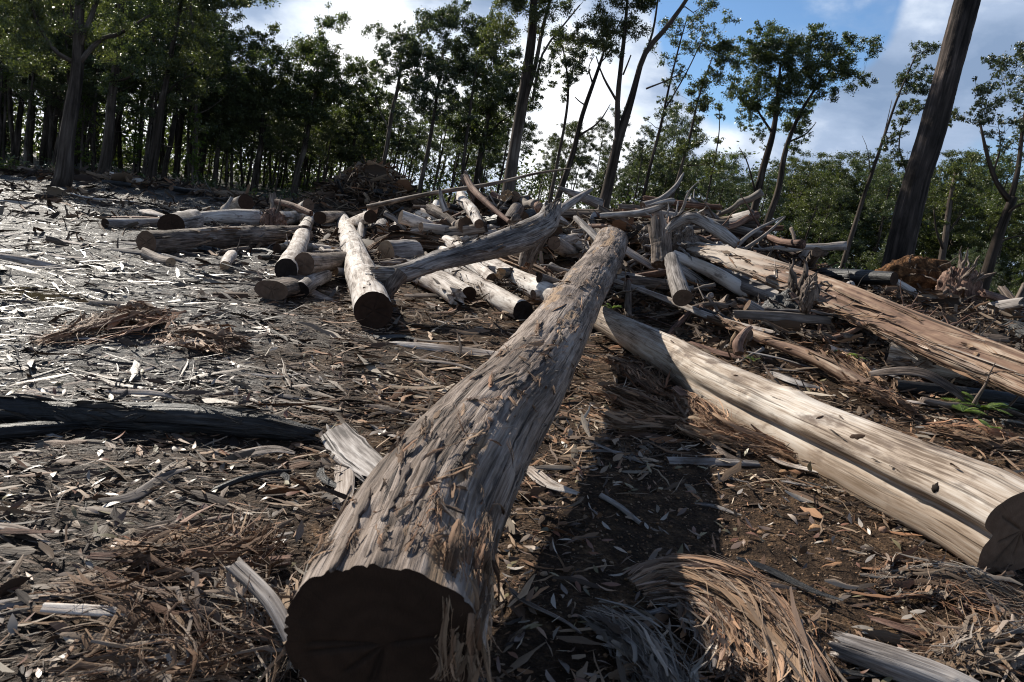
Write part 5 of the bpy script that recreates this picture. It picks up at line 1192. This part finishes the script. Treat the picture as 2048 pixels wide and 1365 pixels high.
def grow_tree(seed, stems, boughs, L_, cover=1.5, sub=6, wiggle=.08, twig=0.010, thick=1.0, nseg=10):
    """stems: list of (pts, radii); boughs: (centre, radius). Limbs grow from the stems to every clump."""
    rng = np.random.default_rng(seed); wood = Acc()
    nodes = []; nr = []
    for pts, rad in stems:
        pts = np.asarray(pts, float); ln = np.linalg.norm(np.diff(pts, axis=0), axis=1).sum(); nl = int(np.clip(ln / .5, 8, 44))
        C = resample(pts, nl); R = np.interp(np.linspace(0, 1, nl), np.linspace(0, 1, len(rad)), rad)
        C = C + np.stack([noise(np.stack([np.arange(nl) * .25, np.full(nl, k * 9.), np.full(nl, seed)], -1), 3) for k in range(3)], -1) * R[:, None] * .5
        V, Q, T, g = tube_np(C, R, nseg if rad[0] > .08 else 6); 
        V[:-2] += nrm(V[:-2] - np.repeat(C, (len(V) - 2) // nl, 0)) * (np.repeat(R, (len(V) - 2) // nl) * .16 * fbm(g[:-2] * np.array([4, 4, .5]) + seed, seed, 3))[:, None]
        wood.add(V, Q, T, grain=g); nodes.append(C); nr.append(R)
    N = np.vstack(nodes); NR = np.concatenate(nr)
    def connect(N, NR, t, rmax):
        dv = t - N; dist = np.linalg.norm(dv, axis=1); cost = dist + 1.3 * np.maximum(0, -dv[:, 2] + .15 * dist) + (NR < .006) * 9
        j = int(np.argmin(cost)); Ld = dist[j]; n = max(3, min(6, int(Ld / .8) + 3))
        u = np.linspace(0, 1, n)[:, None]; mid = N[j] + dv[j] * u
        mid = mid + np.array([0, 0, -1]) * (np.sin(np.pi * u) * Ld * .10) + rng.normal(0, 1, (n, 3)) * Ld * wiggle * np.sin(np.pi * u)
        r0 = min(NR[j] * .75, rmax + .012 * Ld * thick); rr = np.linspace(r0, max(r0 * .35, twig * .6), n)
        V, Q, T, g = tube_np(mid, rr, 5 if r0 > .04 else 3, cap=False); wood.add(V, Q, None, grain=g)
        return np.vstack([N, mid[1:]]), np.concatenate([NR, rr[1:]])
    bs = sorted(boughs, key=lambda b: np.min(np.linalg.norm(N - b[0], axis=1)))
    cs, rs, ct = [], [], []
    for c, r in bs:
        c = np.asarray(c, float)
        N, NR = connect(N, NR, c - np.array([0, 0, r * .4]), .018 * thick + twig)
        for q in range(sub):
            dd = nrm(rng.normal(0, 1, 3)) * np.array([1, 1, .75]); cc = c + dd * r * rng.uniform(.3, 1.3)
            N, NR = connect(N, NR, cc, twig)
            rc = r * rng.uniform(.2, .5); cs.append(cc); rs.append(rc); ct.append(int(cover * 10 * (rc / L_) ** 2))
    crown = leaf_cloud(rng, np.array(cs), np.array(rs), np.array(ct), L_) if cs else None
    return wood, crown

def tree_objs(name, label, cat, wood, crown, base, leafmat='leaf', barkmat='treebark', group=None):
    root = thing(name, label, cat, base, group)
    link('trunk', wood.mesh('trunk', off=base), M[barkmat], root)
    if crown is not None:
        V, T, col = crown; link('crown', mesh_np('crown', V - base, None, T, {'col': col}, smooth=False), M[leafmat], root)
    return root

def hero(label, d, stems, boughs, leafmat='leaf', barkmat='treebark', cover=1.5, sub=9, seed=0, thick=1.0, name='gum_tree', dz=0.8, root_ext=True, cat='tree', group=None, wf=0.66, extra=1):
    rng = np.random.default_rng(seed + 1000)
    S = []
    for si, st in enumerate(stems):
        st = np.array(st, float); st[:, 2] *= wf; off = 0.0 if si == 0 else rng.normal(0, .4)
        u = np.linspace(0, 1, len(st)); pts = np.array([P(a, b, d + off * t) for (a, b, c), t in zip(st, u)]); rad = st[:, 2] / 2 * d / F_PX
        if si == 0 and root_ext:                 # carry the butt down to the ground
            z = float(terrain(pts[0, 0], pts[0, 1])); 
            if pts[0, 2] > z - .2: pts = np.vstack([[pts[0, 0], pts[0, 1], z - .2], pts]); rad = np.concatenate([[rad[0] * 1.25], rad])
        S.append((pts, rad))
    boughs = list(boughs) + [(x + rng.normal(0, 1) * r * 1.1, y + rng.normal(0, .9) * r * 1.0 + .3 * r, r * rng.uniform(.5, .85)) for x, y, r in boughs for _ in range(extra) if r > 10]
    B = [(P(x, y, d + rng.normal(0, .5) * dz * r / F_PX * d * 1.6), 1.12 * r / F_PX * d) for x, y, r in boughs]
    wood, crown = grow_tree(seed, S, B, max(.08, d * .0033), cover * 1.5, sub, thick=thick * .7)
    base = S[0][0][0].copy()
    return tree_objs(name, label, cat, wood, crown, base, leafmat, barkmat, group)

# burnt giant at the right
def giant():
    d = 20.0; st = np.array([(1768, 630, 60), (1780, 575, 55), (1801, 495, 52), (1830, 375, 50), (1864, 265, 50), (1899, 135, 48), (1933, 10, 47), (1956, -80, 44), (1994, -220, 40), (2030, -380, 30)], float)
    pts = np.array([P(a, b, d) for a, b, c in st]); R = st[:, 2] / 2 * d / F_PX
    z = float(terrain(pts[0, 0], pts[0, 1])); pts = np.vstack([[pts[0, 0] - .1, pts[0, 1], z - .3], pts]); R = np.concatenate([[R[0] * 1.1], R])
    def patch(TH, S):
        # bare strip where the bark has come away: towards the sunlit side, in the upper stem, and a smaller one low down
        a = np.abs(np.angle(np.exp(1j * (TH - PATCH_ANG)))); nn = fbm(np.stack([np.cos(TH) * 2, np.sin(TH) * 2, S * 30], -1), 4, 3)
        up_ = sst(.75 - a + .25 * nn, 0, .06) * sst(S, .47, .52)
        lo = sst(.30 - np.abs(np.angle(np.exp(1j * (TH - PATCH_ANG)))) + .3 * nn, 0, .05) * sst(S, .10, .14) * (1 - sst(S, .30, .36))
        return np.clip(up_ + lo * .9, 0, 1)
    C = resample(pts, 20); T, N, B = frames(C)
    v = nrm(np.array([-1.0, -0.35, 0.0])); PATCH_ANG = math.atan2(v @ B[10], v @ N[10])
    V, Q, g, ly, fr = log_mesh(pts, R, 44, 300, 901, 'bark', None, 0, ('cut', 'broken'), None, 8, 1.0, patch)
    base = pts[0].copy(); root = thing('dead_tree', 'tall leaning burnt trunk with bare tan strip near its top', 'tree', base)
    link('trunk', mesh_np('trunk', V.reshape(-1, 3) - base, Q, None, {'grain': g, 'layer': ly}), M['burnt'], root)
giant()

hero('stout dark trunk rising behind the heap just right of centre', 28.0,
     [[(1013, 425, 40), (1025, 330, 37), (1040, 220, 33), (1055, 110, 29), (1068, 0, 22), (1080, -100, 16), (1095, -200, 8)], [(1050, 210, 16), (1072, 130, 14), (1085, 60, 12), (1105, -20, 9), (1120, -100, 5)], [(1066, 200, 9), (1085, 110, 8), (1120, 60, 6), (1160, 10, 4)]],
     [(1010, 50, 36), (1040, -10, 40), (1095, 30, 36), (1135, 80, 30), (975, 100, 28), (1078, 175, 16), (1070, 145, 20), (1120, -20, 40), (1000, 0, 36), (1060, -90, 50), (1120, -110, 50), (1000, -80, 44), (1095, 130, 20)], seed=1, leafmat='leaf', barkmat='treebark')
hero('twin-stemmed gum forking low with bare lower limbs', 26.0,
     [[(1200, 430, 38), (1212, 385, 34), (1226, 325, 31), (1240, 265, 27), (1264, 180, 19), (1290, 110, 17), (1335, 55, 14), (1380, -10, 10), (1420, -80, 6)], [(1234, 290, 20), (1235, 200, 17), (1243, 120, 14), (1250, 60, 11), (1256, -30, 8)],
      [(1236, 208, 9), (1206, 152, 7), (1192, 112, 3)], [(1284, 126, 9), (1306, 60, 7), (1318, -20, 5)], [(1292, 178, 6), (1340, 158, 4), (1375, 138, 2)], [(1246, 150, 6), (1262, 110, 4)]],
     [(1190, 20, 34), (1222, 60, 36), (1255, 10, 30), (1172, 60, 22), (1295, 5, 26), (1236, 100, 22), (1190, 88, 18), (1240, -50, 50), (1320, -60, 44), (1430, -90, 44), (1180, -40, 40), (1375, -110, 40)], seed=2)
hero('leaning bare-limbed gum between the stout trunk and twin gum', 32.0,
     [[(1108, 425, 20), (1125, 370, 18), (1148, 295, 17), (1162, 240, 15), (1188, 160, 12), (1210, 95, 8), (1220, 50, 4)], [(1153, 275, 8), (1185, 255, 6), (1205, 235, 5), (1221, 208, 2)], [(1185, 170, 6), (1178, 135, 4), (1190, 110, 2)], [(1198, 130, 5), (1215, 110, 4), (1228, 90, 2)], [(1170, 212, 5), (1150, 195, 3)]],
     [(1218, 60, 16), (1195, 90, 12)], seed=3)
hero('thin straight gum with small high crown left of the leaning gum', 34.0,
     [[(1098, 430, 12), (1112, 340, 11), (1128, 250, 9), (1136, 180, 8), (1130, 120, 6), (1122, 80, 4)]],
     [(1118, 75, 24), (1150, 92, 28), (1168, 112, 20), (1138, 125, 18), (1132, 165, 14), (1146, 150, 16), (1105, 100, 16), (1131, 195, 11)], seed=4, leafmat='leaf_blue')
hero('slim gum with open feathery crown right of the twin gum', 34.0,
     [[(1278, 430, 12), (1298, 340, 10), (1320, 255, 9), (1342, 160, 7), (1362, 80, 5), (1376, 30, 3)], [(1330, 220, 5), (1370, 150, 4), (1400, 90, 3)]],
     [(1350, 55, 24), (1372, 95, 26), (1398, 78, 26), (1425, 98, 26), (1336, 120, 18), (1386, 48, 20), (1345, 200, 15), (1322, 228, 14), (1448, 118, 16), (1360, 150, 16), (1330, 165, 12)], seed=5, cover=1.0, leafmat='leaf_blue')
hero('slender gum with separate leafy tufts down its stem', 34.0,
     [[(1330, 440, 11), (1352, 370, 10), (1378, 280, 8), (1398, 195, 6), (1425, 115, 3)]],
     [(1392, 188, 28), (1414, 160, 24), (1440, 120, 18), (1386, 290, 20), (1370, 298, 16), (1402, 215, 20), (1430, 92, 18), (1395, 240, 14), (1455, 88, 16)], seed=6)
hero('very thin small-crowned sapling beside the big twin-crowned gum', 38.0,
     [[(1405, 440, 6), (1424, 350, 5), (1438, 270, 4), (1438, 200, 2)]], [(1434, 212, 11), (1437, 232, 9), (1437, 282, 10), (1432, 325, 13), (1418, 345, 11)], seed=7)
hero('big rounded gum with two dark trunks right of centre', 40.0,
     [[(1476, 510, 26), (1495, 455, 24), (1515, 385, 22), (1535, 310, 20), (1546, 265, 16), (1552, 215, 11), (1560, 130, 6)], [(1512, 515, 22), (1532, 455, 21), (1553, 385, 19), (1570, 310, 16), (1590, 250, 12), (1622, 190, 8), (1660, 140, 5)],
      [(1545, 270, 8), (1515, 220, 6), (1490, 180, 4)], [(1578, 285, 7), (1612, 268, 5), (1632, 245, 2)], [(1510, 385, 7), (1495, 325, 5), (1478, 295, 2)]],
     [(1560, 75, 34), (1598, 85, 38), (1540, 112, 34), (1588, 140, 38), (1650, 108, 34), (1688, 108, 28), (1640, 152, 34), (1678, 155, 28), (1620, 195, 30), (1580, 205, 30), (1520, 158, 30), (1512, 205, 24), (1548, 228, 24), (1500, 238, 18), (1505, 100, 18), (1518, 58, 13), (1482, 180, 15), (1600, 238, 22), (1703, 140, 20), (1560, 165, 26), (1625, 60, 18), (1520, 270, 14)], seed=8, leafmat='leaf_dark', cover=1.6, extra=2)
hero('thin leaning gum with leaves clinging along its stem near the burnt trunk', 34.0,
     [[(1680, 560, 15), (1715, 430, 12), (1745, 340, 10), (1772, 260, 8), (1798, 190, 6), (1832, 110, 4)], [(1748, 330, 4), (1768, 270, 3), (1784, 200, 1.5)], [(1742, 350, 3), (1735, 300, 2), (1724, 272, 1)]],
     [(1850, 98, 20), (1838, 122, 15), (1828, 155, 20), (1818, 172, 20), (1842, 178, 16), (1855, 160, 13), (1804, 245, 9), (1806, 215, 13), (1826, 215, 14), (1790, 262, 8), (1760, 300, 6), (1752, 325, 6), (1740, 340, 6)], seed=9, leafmat='leaf_blue')
hero('leafy crooked sapling twisting up left of the burnt trunk', 30.0,
     [[(1830, 420, 10), (1815, 350, 8), (1797, 290, 6), (1812, 235, 4), (1838, 212, 2)]],
     [(1800, 270, 13), (1786, 282, 14), (1795, 305, 15), (1806, 325, 13), (1812, 240, 12), (1838, 212, 14), (1818, 350, 10), (1790, 250, 9), (1902, 228, 15), (1895, 245, 10)], seed=10)
hero('spreading gum at the right edge with smooth forked limbs', 20.0,
     [[(1938, 670, 38), (1962, 590, 33), (1988, 500, 29), (2012, 425, 27), (2022, 396, 26)], [(2020, 400, 17), (1994, 366, 13), (1974, 310, 10), (1960, 250, 6)], [(2020, 402, 17), (2036, 340, 13), (2044, 270, 10), (2055, 180, 6)], [(2012, 430, 8), (2036, 412, 7), (2075, 400, 5)], [(1985, 350, 6), (2000, 300, 5), (1998, 260, 3)], [(1985, 500, 8), (2010, 480, 6), (2050, 470, 4)]],
     [(1962, 180, 22), (1988, 205, 24), (2008, 150, 24), (2040, 122, 28), (1958, 238, 18), (2000, 240, 20), (2035, 190, 24), (2045, 250, 20), (1975, 268, 15), (1988, 130, 15), (2062, 160, 26), (2080, 220, 30), (1962, 212, 15), (2010, 290, 13), (2040, 310, 12)], seed=11, leafmat='leaf_blue', cover=1.3)
hero('short dead stub smothered in leafy shoots right of the burnt trunk', 24.0,
     [[(1868, 600, 22), (1878, 540, 19), (1890, 480, 17), (1898, 420, 15), (1912, 345, 9)], [(1885, 500, 8), (1872, 460, 6), (1868, 420, 4)], [(1893, 470, 7), (1915, 440, 5), (1930, 425, 3)]],
     [(1914, 350, 18), (1904, 372, 18), (1920, 385, 18), (1895, 402, 14), (1934, 368, 13), (1905, 340, 12), (1888, 425, 10), (1908, 415, 12), (1876, 470, 8), (1888, 445, 8)], seed=12, leafmat='leaf')
hero('tall forked trunk nearest at left edge of the clearing', 24.0,
     [[(112, 385, 56), (122, 350, 46), (135, 260, 40), (146, 165, 36), (153, 80, 30), (160, 0, 24), (170, -90, 18)], [(155, 130, 16), (178, 100, 14), (205, 76, 11), (242, 66, 8), (300, 30, 5)], [(142, 125, 15), (110, 104, 11), (82, 60, 9), (60, 0, 7), (50, -60, 5)], [(156, 96, 16), (178, 40, 14), (196, -10, 11), (205, -80, 7)], [(60, 130, 5), (80, 100, 7)], [(150, 100, 10), (142, 30, 8), (146, -60, 6)]],
     [(30, 120, 34), (62, 80, 38), (110, 40, 34), (60, 10, 40), (130, 0, 36), (190, 20, 36), (210, 110, 26), (250, 50, 30), (20, 40, 36), (95, 120, 24), (160, -60, 50), (230, -50, 50), (80, -60, 50), (0, 90, 34)], seed=13, leafmat='leaf', cover=1.0)
hero('second tall trunk at left, straight and dark', 28.0,
     [[(196, 395, 34), (205, 330, 29), (217, 240, 26), (230, 130, 22), (240, 30, 18), (246, -60, 14)], [(226, 165, 9), (255, 155, 7), (278, 135, 4)], [(228, 130, 8), (205, 90, 6), (195, 50, 4)]],
     [(240, 90, 34), (285, 60, 38), (272, 125, 30), (215, 165, 28), (205, 80, 26), (250, 10, 40), (300, 0, 40), (245, -70, 54), (300, -60, 40)], seed=14, leafmat='leaf_dark', cover=1.1)
hero('paler slanting trunk in front of the left forest', 30.0,
     [[(292, 400, 32), (305, 330, 27), (320, 240, 22), (336, 150, 18), (350, 70, 14), (364, -10, 10), (375, -80, 7)], [(330, 190, 6), (355, 165, 4), (385, 150, 3)]],
     [(340, 30, 40), (388, 60, 36), (412, 20, 36), (352, 112, 36), (402, 108, 28), (448, 5, 24), (312, 165, 30), (382, 168, 26), (380, -50, 50), (440, -30, 34), (350, 210, 22), (425, 130, 18)], seed=15, leafmat='leaf', cover=1.3)
for i, (lab, d, st, bo, lm) in enumerate([
    ('dense round-topped gum in the forest wall left of centre', 46, [[(585, 410, 20), (600, 330, 17), (618, 240, 14), (635, 160, 9)]], [(615, 108, 32), (655, 105, 34), (688, 140, 28), (640, 150, 34), (592, 135, 28), (612, 195, 28), (670, 190, 24), (715, 178, 14), (640, 85, 22), (580, 180, 24), (635, 230, 24), (700, 170, 18)], 'leaf_dark'),
    ('broad gum with two-tiered crown amid the left forest wall', 46, [[(505, 410, 18), (516, 320, 15), (528, 210, 11), (530, 140, 7)]], [(470, 115, 26), (508, 100, 30), (548, 112, 24), (482, 160, 30), (530, 165, 28), (452, 190, 24), (500, 215, 28), (560, 175, 22), (545, 220, 24), (515, 70, 16), (470, 250, 24)], 'leaf'),
    ('gum at the left forest edge under the grey cloud', 44, [[(428, 405, 16), (436, 310, 14), (446, 210, 10), (452, 150, 6)]], [(432, 130, 24), (422, 180, 28), (456, 230, 28), (430, 250, 26), (470, 200, 20), (405, 210, 26), (445, 110, 16)], 'leaf'),
    ('bushy gum behind with bare arching limbs, left of the pole', 50, [[(690, 400, 12), (700, 330, 10), (712, 270, 8), (720, 220, 5)]], [(705, 225, 22), (730, 210, 20), (690, 250, 22), (720, 255, 20), (745, 185, 13), (670, 270, 22), (730, 300, 20), (700, 300, 22)], 'leaf_dark'),
    ('narrow gum whose crown starts the middle group of tall trees', 46, [[(752, 400, 14), (765, 340, 13), (782, 240, 11), (795, 170, 9), (805, 100, 5)], [(778, 260, 5), (757, 215, 4), (750, 190, 2)]], [(790, 72, 18), (820, 76, 24), (800, 108, 24), (770, 108, 18), (832, 120, 22), (815, 162, 22), (780, 162, 16), (760, 95, 10), (835, 90, 16), (845, 160, 16)], 'leaf_blue'),
    ('tallest pale-stemmed gum in the middle group', 44, [[(838, 400, 14), (850, 330, 12), (868, 230, 10), (882, 140, 7), (892, 70, 4)]], [(872, 36, 22), (902, 30, 24), (928, 55, 24), (880, 76, 26), (918, 96, 26), (858, 105, 20), (900, 140, 26), (940, 135, 24), (872, 172, 24), (850, 60, 14), (840, 200, 22), (905, 190, 22)], 'leaf_blue'),
    ('slim mossy-stemmed gum in the middle group', 42, [[(920, 395, 11), (930, 300, 10), (940, 220, 8), (955, 130, 6), (968, 70, 3)]], [(970, 42, 22), (998, 78, 22), (950, 90, 22), (985, 118, 26), (960, 165, 26), (930, 230, 12), (1002, 160, 22), (978, 70, 16)], 'leaf'),
    ('wide dark gum just left of the stout central trunk', 48, [[(948, 395, 18), (962, 310, 16), (975, 240, 13), (985, 170, 8)], [(965, 290, 8), (1000, 245, 6), (1035, 225, 3)], [(968, 270, 7), (930, 215, 5), (905, 190, 3)]], [(1010, 195, 26), (985, 215, 24), (1025, 160, 22), (950, 215, 26), (920, 250, 24), (1005, 130, 24), (965, 120, 22), (1035, 225, 14), (960, 260, 20), (1000, 260, 16), (880, 235, 22)], 'leaf_dark')]):
    hero(lab, float(d), st, bo, seed=30 + i, leafmat=lm, cover=1.5, extra=4)
for i, (lab, x, y0, y1) in enumerate([('lime-leafed sapling shining left of the nearest forked trunk shadow', 165, 200, 330), ('tall lime-leafed column against the dark forest', 272, 200, 330), ('bright leafy sapling column deep in the dark forest', 388, 230, 350), ('small lime sapling at the far left edge', 12, 60, 160)]):
    rng = np.random.default_rng(i); ys = np.arange(y0, y1, 13)
    hero(lab, 36.0, [[(x - 6, 400, 6), (x, (y0 + y1) / 2, 5), (x + 6, y0, 2)]], [(x + rng.normal(0, 6) + 4 * (1 - (y - y0) / (y1 - y0)), y, rng.uniform(8, 15)) for y in ys], seed=50 + i, leafmat='leaf_lime', cover=.8, name='sapling', wf=1.0)

# forest trees: a few kinds, copied
def gum_proto(seed, H, cb, cr, nb, leafmat, label, L_=.165, cover=2.2, lean=0.0, name='gum_tree', rt=None):
    rng = np.random.default_rng(seed); rt = rt or H * .0075
    top = np.array([lean * H + rng.normal(0, .3), rng.normal(0, .3), H * .93]); mid = top * .5 + rng.normal(0, .3, 3) * np.array([1, 1, 0])
    stems = [(np.array([(0, 0, -.6), mid, top]), [rt * 1.25, rt * .8, rt * .25])]
    bo = []
    for k in range(nb):
        u = rng.uniform(0, 1) ** .75; z = H * (cb + (1 - cb) * u); R = cr * math.sin(math.pi * min(1, .15 + .8 * u)) ** .7; a = rng.uniform(0, 6.28); r = R * rng.uniform(.25, 1) ** .6
        c = np.array([top[0] * z / H + math.cos(a) * r, math.sin(a) * r, z]); bo.append((c, rng.uniform(.5, .9) * cr * .45))
    for k in range(2):
        a = rng.uniform(0, 6.28); z0 = H * rng.uniform(cb * .6, cb * .95)
        s = np.array([math.cos(a), math.sin(a), .9]); stems.append((np.array([mid * z0 / mid[2], mid * z0 / mid[2] + s * .9, mid * z0 / mid[2] + s * 2 + np.array([0, 0, .6])]), [rt * .3, rt * .2, rt * .06]))
    wood, crown = grow_tree(seed, stems, bo, L_, cover, 5, twig=.014, nseg=8)
    return tree_objs(name, label, 'tree', wood, crown, np.array([0.0, 0, 0]), leafmat)

PR = [gum_proto(200, 20, .42, 3.4, 30, 'leaf', 'gum tree'), gum_proto(201, 20, .50, 2.9, 25, 'leaf_dark', 'gum tree'), gum_proto(202, 20, .38, 3.9, 32, 'leaf_dark', 'gum tree'), gum_proto(203, 20, .50, 2.7, 22, 'leaf_blue', 'gum tree'), gum_proto(204, 20, .25, 2.6, 28, 'leaf', 'gum tree'),
      gum_proto(205, 20, .22, 4.6, 30, 'leaf', 'gum tree', L_=.20), gum_proto(206, 20, .25, 4.2, 28, 'leaf_blue', 'gum tree', L_=.20), gum_proto(207, 20, .30, 5.0, 30, 'leaf_dark', 'gum tree', L_=.20)]
USED = set()
MARKS = [(-300, 'at the far left edge'), (20, 'just left of the nearest forked trunk'), (165, 'between the two tallest left trunks'), (270, 'just left of the slanting trunk'), (370, 'just right of the paler slanting trunk'), (440, 'behind the gum under the grey cloud'), (520, 'behind the broad two-tiered gum'), (625, 'behind the dense round-topped gum'), (720, 'near the bushy arching gum'), (790, 'behind the first middle-group gum'), (880, 'behind the tallest pale-stemmed gum'), (960, 'behind the slim mossy-stemmed gum'), (1040, 'behind the stout central trunk'), (1130, 'behind the leaning bare-limbed gum'), (1220, 'behind the twin-stemmed gum'), (1310, 'behind the slim feathery gum'), (1400, 'behind the slender tufted gum'), (1520, 'behind the big two-trunked gum'), (1650, 'right of the big two-trunked gum'), (1740, 'behind the thin leaning gum'), (1830, 'behind the burnt leaning trunk'), (1910, 'behind the leafy dead stub'), (2000, 'behind the spreading right-edge gum'), (2250, 'past the right edge of the picture')]
def mark(x): return min(MARKS, key=lambda m: abs(m[0] - x))[1]
def place(k, x, ytop, d, rng, label, group, lean=0.03, sxy=1.0):
    label = ['broad ', 'slim dark ', 'wide dark ', 'grey-green ', 'narrow ', '', 'greyish ', 'darker '][k] + label + ' ' + mark(x)
    tp = P(x, ytop, d); z0 = float(terrain(tp[0], tp[1])); h = tp[2] - z0
    s = h / 20.0; rot = (rng.normal(0, .015), lean + rng.normal(0, .03), rng.uniform(0, 6.28))
    q = Matrix.Rotation(rot[1], 3, 'Y') @ Matrix.Rotation(rot[0], 3, 'X') @ Matrix.Rotation(rot[2], 3, 'Z')
    loc = (tp[0] - math.sin(rot[1]) * h, tp[1], z0)
    if k in USED: o = dup(PR[k], loc, q.to_euler(), (s * sxy, s * sxy, s), label, group)
    else:
        o = PR[k]; USED.add(k); o.location = loc; o.rotation_euler = q.to_euler(); o.scale = (s * sxy, s * sxy, s); o['label'] = label; o['group'] = group
    return o
rng = np.random.default_rng(71)
for i in range(86):       # dense stand behind the wet clearing
    x = rng.uniform(-330, 440); d = rng.uniform(31, 62); yt = rng.uniform(-220, 70) + max(0, (x - 250)) * .45
    if x < -60 and d < 50: yt += 30
    place(int(rng.choice([0, 1, 2, 3, 4])), x, yt, d, rng, 'forest gum', 'gums of the dense left stand', .05, 1.45)
for i in range(52):
    x = rng.uniform(400, 770); d = rng.uniform(44, 72); yt = rng.uniform(130, 250) + (60 if x > 690 else 0)
    place(int(rng.choice([0, 1, 2, 4])), x, yt, d, rng, 'background gum', 'gums of the tree wall left of centre', .06, 1.5)
for i in range(34):
    x = rng.uniform(740, 1050); d = rng.uniform(50, 78); yt = rng.uniform(130, 300)
    place(int(rng.choice([0, 1, 2, 3])), x, yt, d, rng, 'lower background gum', 'gums behind the middle group', .08, 1.2)
for i in range(29):
    x = rng.uniform(1060, 1380); d = rng.uniform(62, 90); yt = rng.choice([rng.uniform(215, 300), rng.uniform(300, 350)])
    place(int(rng.choice([0, 3, 5, 6])), x, yt, d, rng, 'distant small gum', 'distant gums under the white cloud', .08, 1.0)
for i in range(58):
    x = rng.uniform(1340, 2250); d = rng.uniform(62, 105); yt = rng.uniform(300, 385) + (x - 1400) * .03
    place(int(rng.choice([5, 6, 7, 5])), x, yt, d, rng, 'bushy treeline gum', 'gums of the low right treeline', .08, 1.25)
for i in range(13):
    x = rng.uniform(1560, 2250); d = rng.uniform(38, 56); yt = rng.uniform(440, 520) + (x - 1560) * .05
    place(int(rng.choice([5, 6, 7])), x, yt, d, rng, 'small hollow-grown bushy gum', 'small gums beyond the split trunk', .08, 1.1)

# a far wood closes the view between the trunks
def far_wood():
    rng = np.random.default_rng(88); cs, rs = [], []
    for i in range(1500):
        a = math.radians(rng.uniform(-60, 8) if i < 900 else rng.uniform(-60, -13)); r = rng.uniform(64, 110); x, y = r * math.sin(a), r * math.cos(a); z = float(terrain(x, y)) + rng.uniform(0, 1) ** 1.5 * (9 if a < -.1 else 6)
        cs.append((x, y, z)); rs.append(rng.uniform(1.4, 2.6))
    for i in range(650):
        a = math.radians(rng.uniform(8, 52)); r = rng.uniform(85, 125); x, y = r * math.sin(a), r * math.cos(a); cs.append((x, y, float(terrain(x, y)) + rng.uniform(0, 15))); rs.append(rng.uniform(1.4, 2.6))
    V, T, col = leaf_cloud(rng, np.array(cs), np.array(rs), np.full(len(cs), 56), .46)
    link('far_woods', mesh_np('far_woods', V, None, T, {'col': col}, smooth=False), M['leaf_dark'], kind='stuff')
far_wood()

# undergrowth along the forest edges
def undergrowth():
    rng = np.random.default_rng(90); cs, rs = [], []
    for i in range(70):
        a = math.radians(rng.uniform(-50, -8)); r = rng.uniform(30, 60); x, y = r * math.sin(a), r * math.cos(a); cs.append((x, y, float(terrain(x, y)) + .3)); rs.append(rng.uniform(.3, .9))
    for i in range(420):
        a = math.radians(rng.uniform(12, 50)); r = rng.uniform(22, 60); x, y = r * math.sin(a), r * math.cos(a); cs.append((x, y, float(terrain(x, y)) + .4)); rs.append(rng.uniform(.4, 1.3))
    V, T, col = leaf_cloud(rng, np.array(cs), np.array(rs), np.full(len(cs), 60), .2)
    link('undergrowth', mesh_np('undergrowth', V, None, T, {'col': col}, smooth=False), M['leaf_dark'], kind='stuff')
undergrowth()

# labels shared by look-alikes: tell them apart by their order along the row
ORD = ['first', 'second', 'third', 'fourth', 'fifth', 'sixth', 'seventh', 'eighth', 'ninth', 'tenth', 'eleventh', 'twelfth']
by = {}
for o in SC.objects:
    if o.parent is None and 'label' in o: by.setdefault(o['label'], []).append(o)
for lab, os_ in by.items():
    if len(os_) < 2: continue
    def sx(o):
        q = np.array(o.location) - CAM; return (q @ Rt) / max(q @ Fw, .1)
    os_.sort(key=sx)
    for i, o in enumerate(os_):
        if len(os_) == 2: o['label'] = lab + ', ' + ['left', 'right'][i] + ' one'
        elif i < 12: o['label'] = lab + ', ' + ORD[i] + ' from left'
        else: o['label'] = lab + ', rightmost ones'
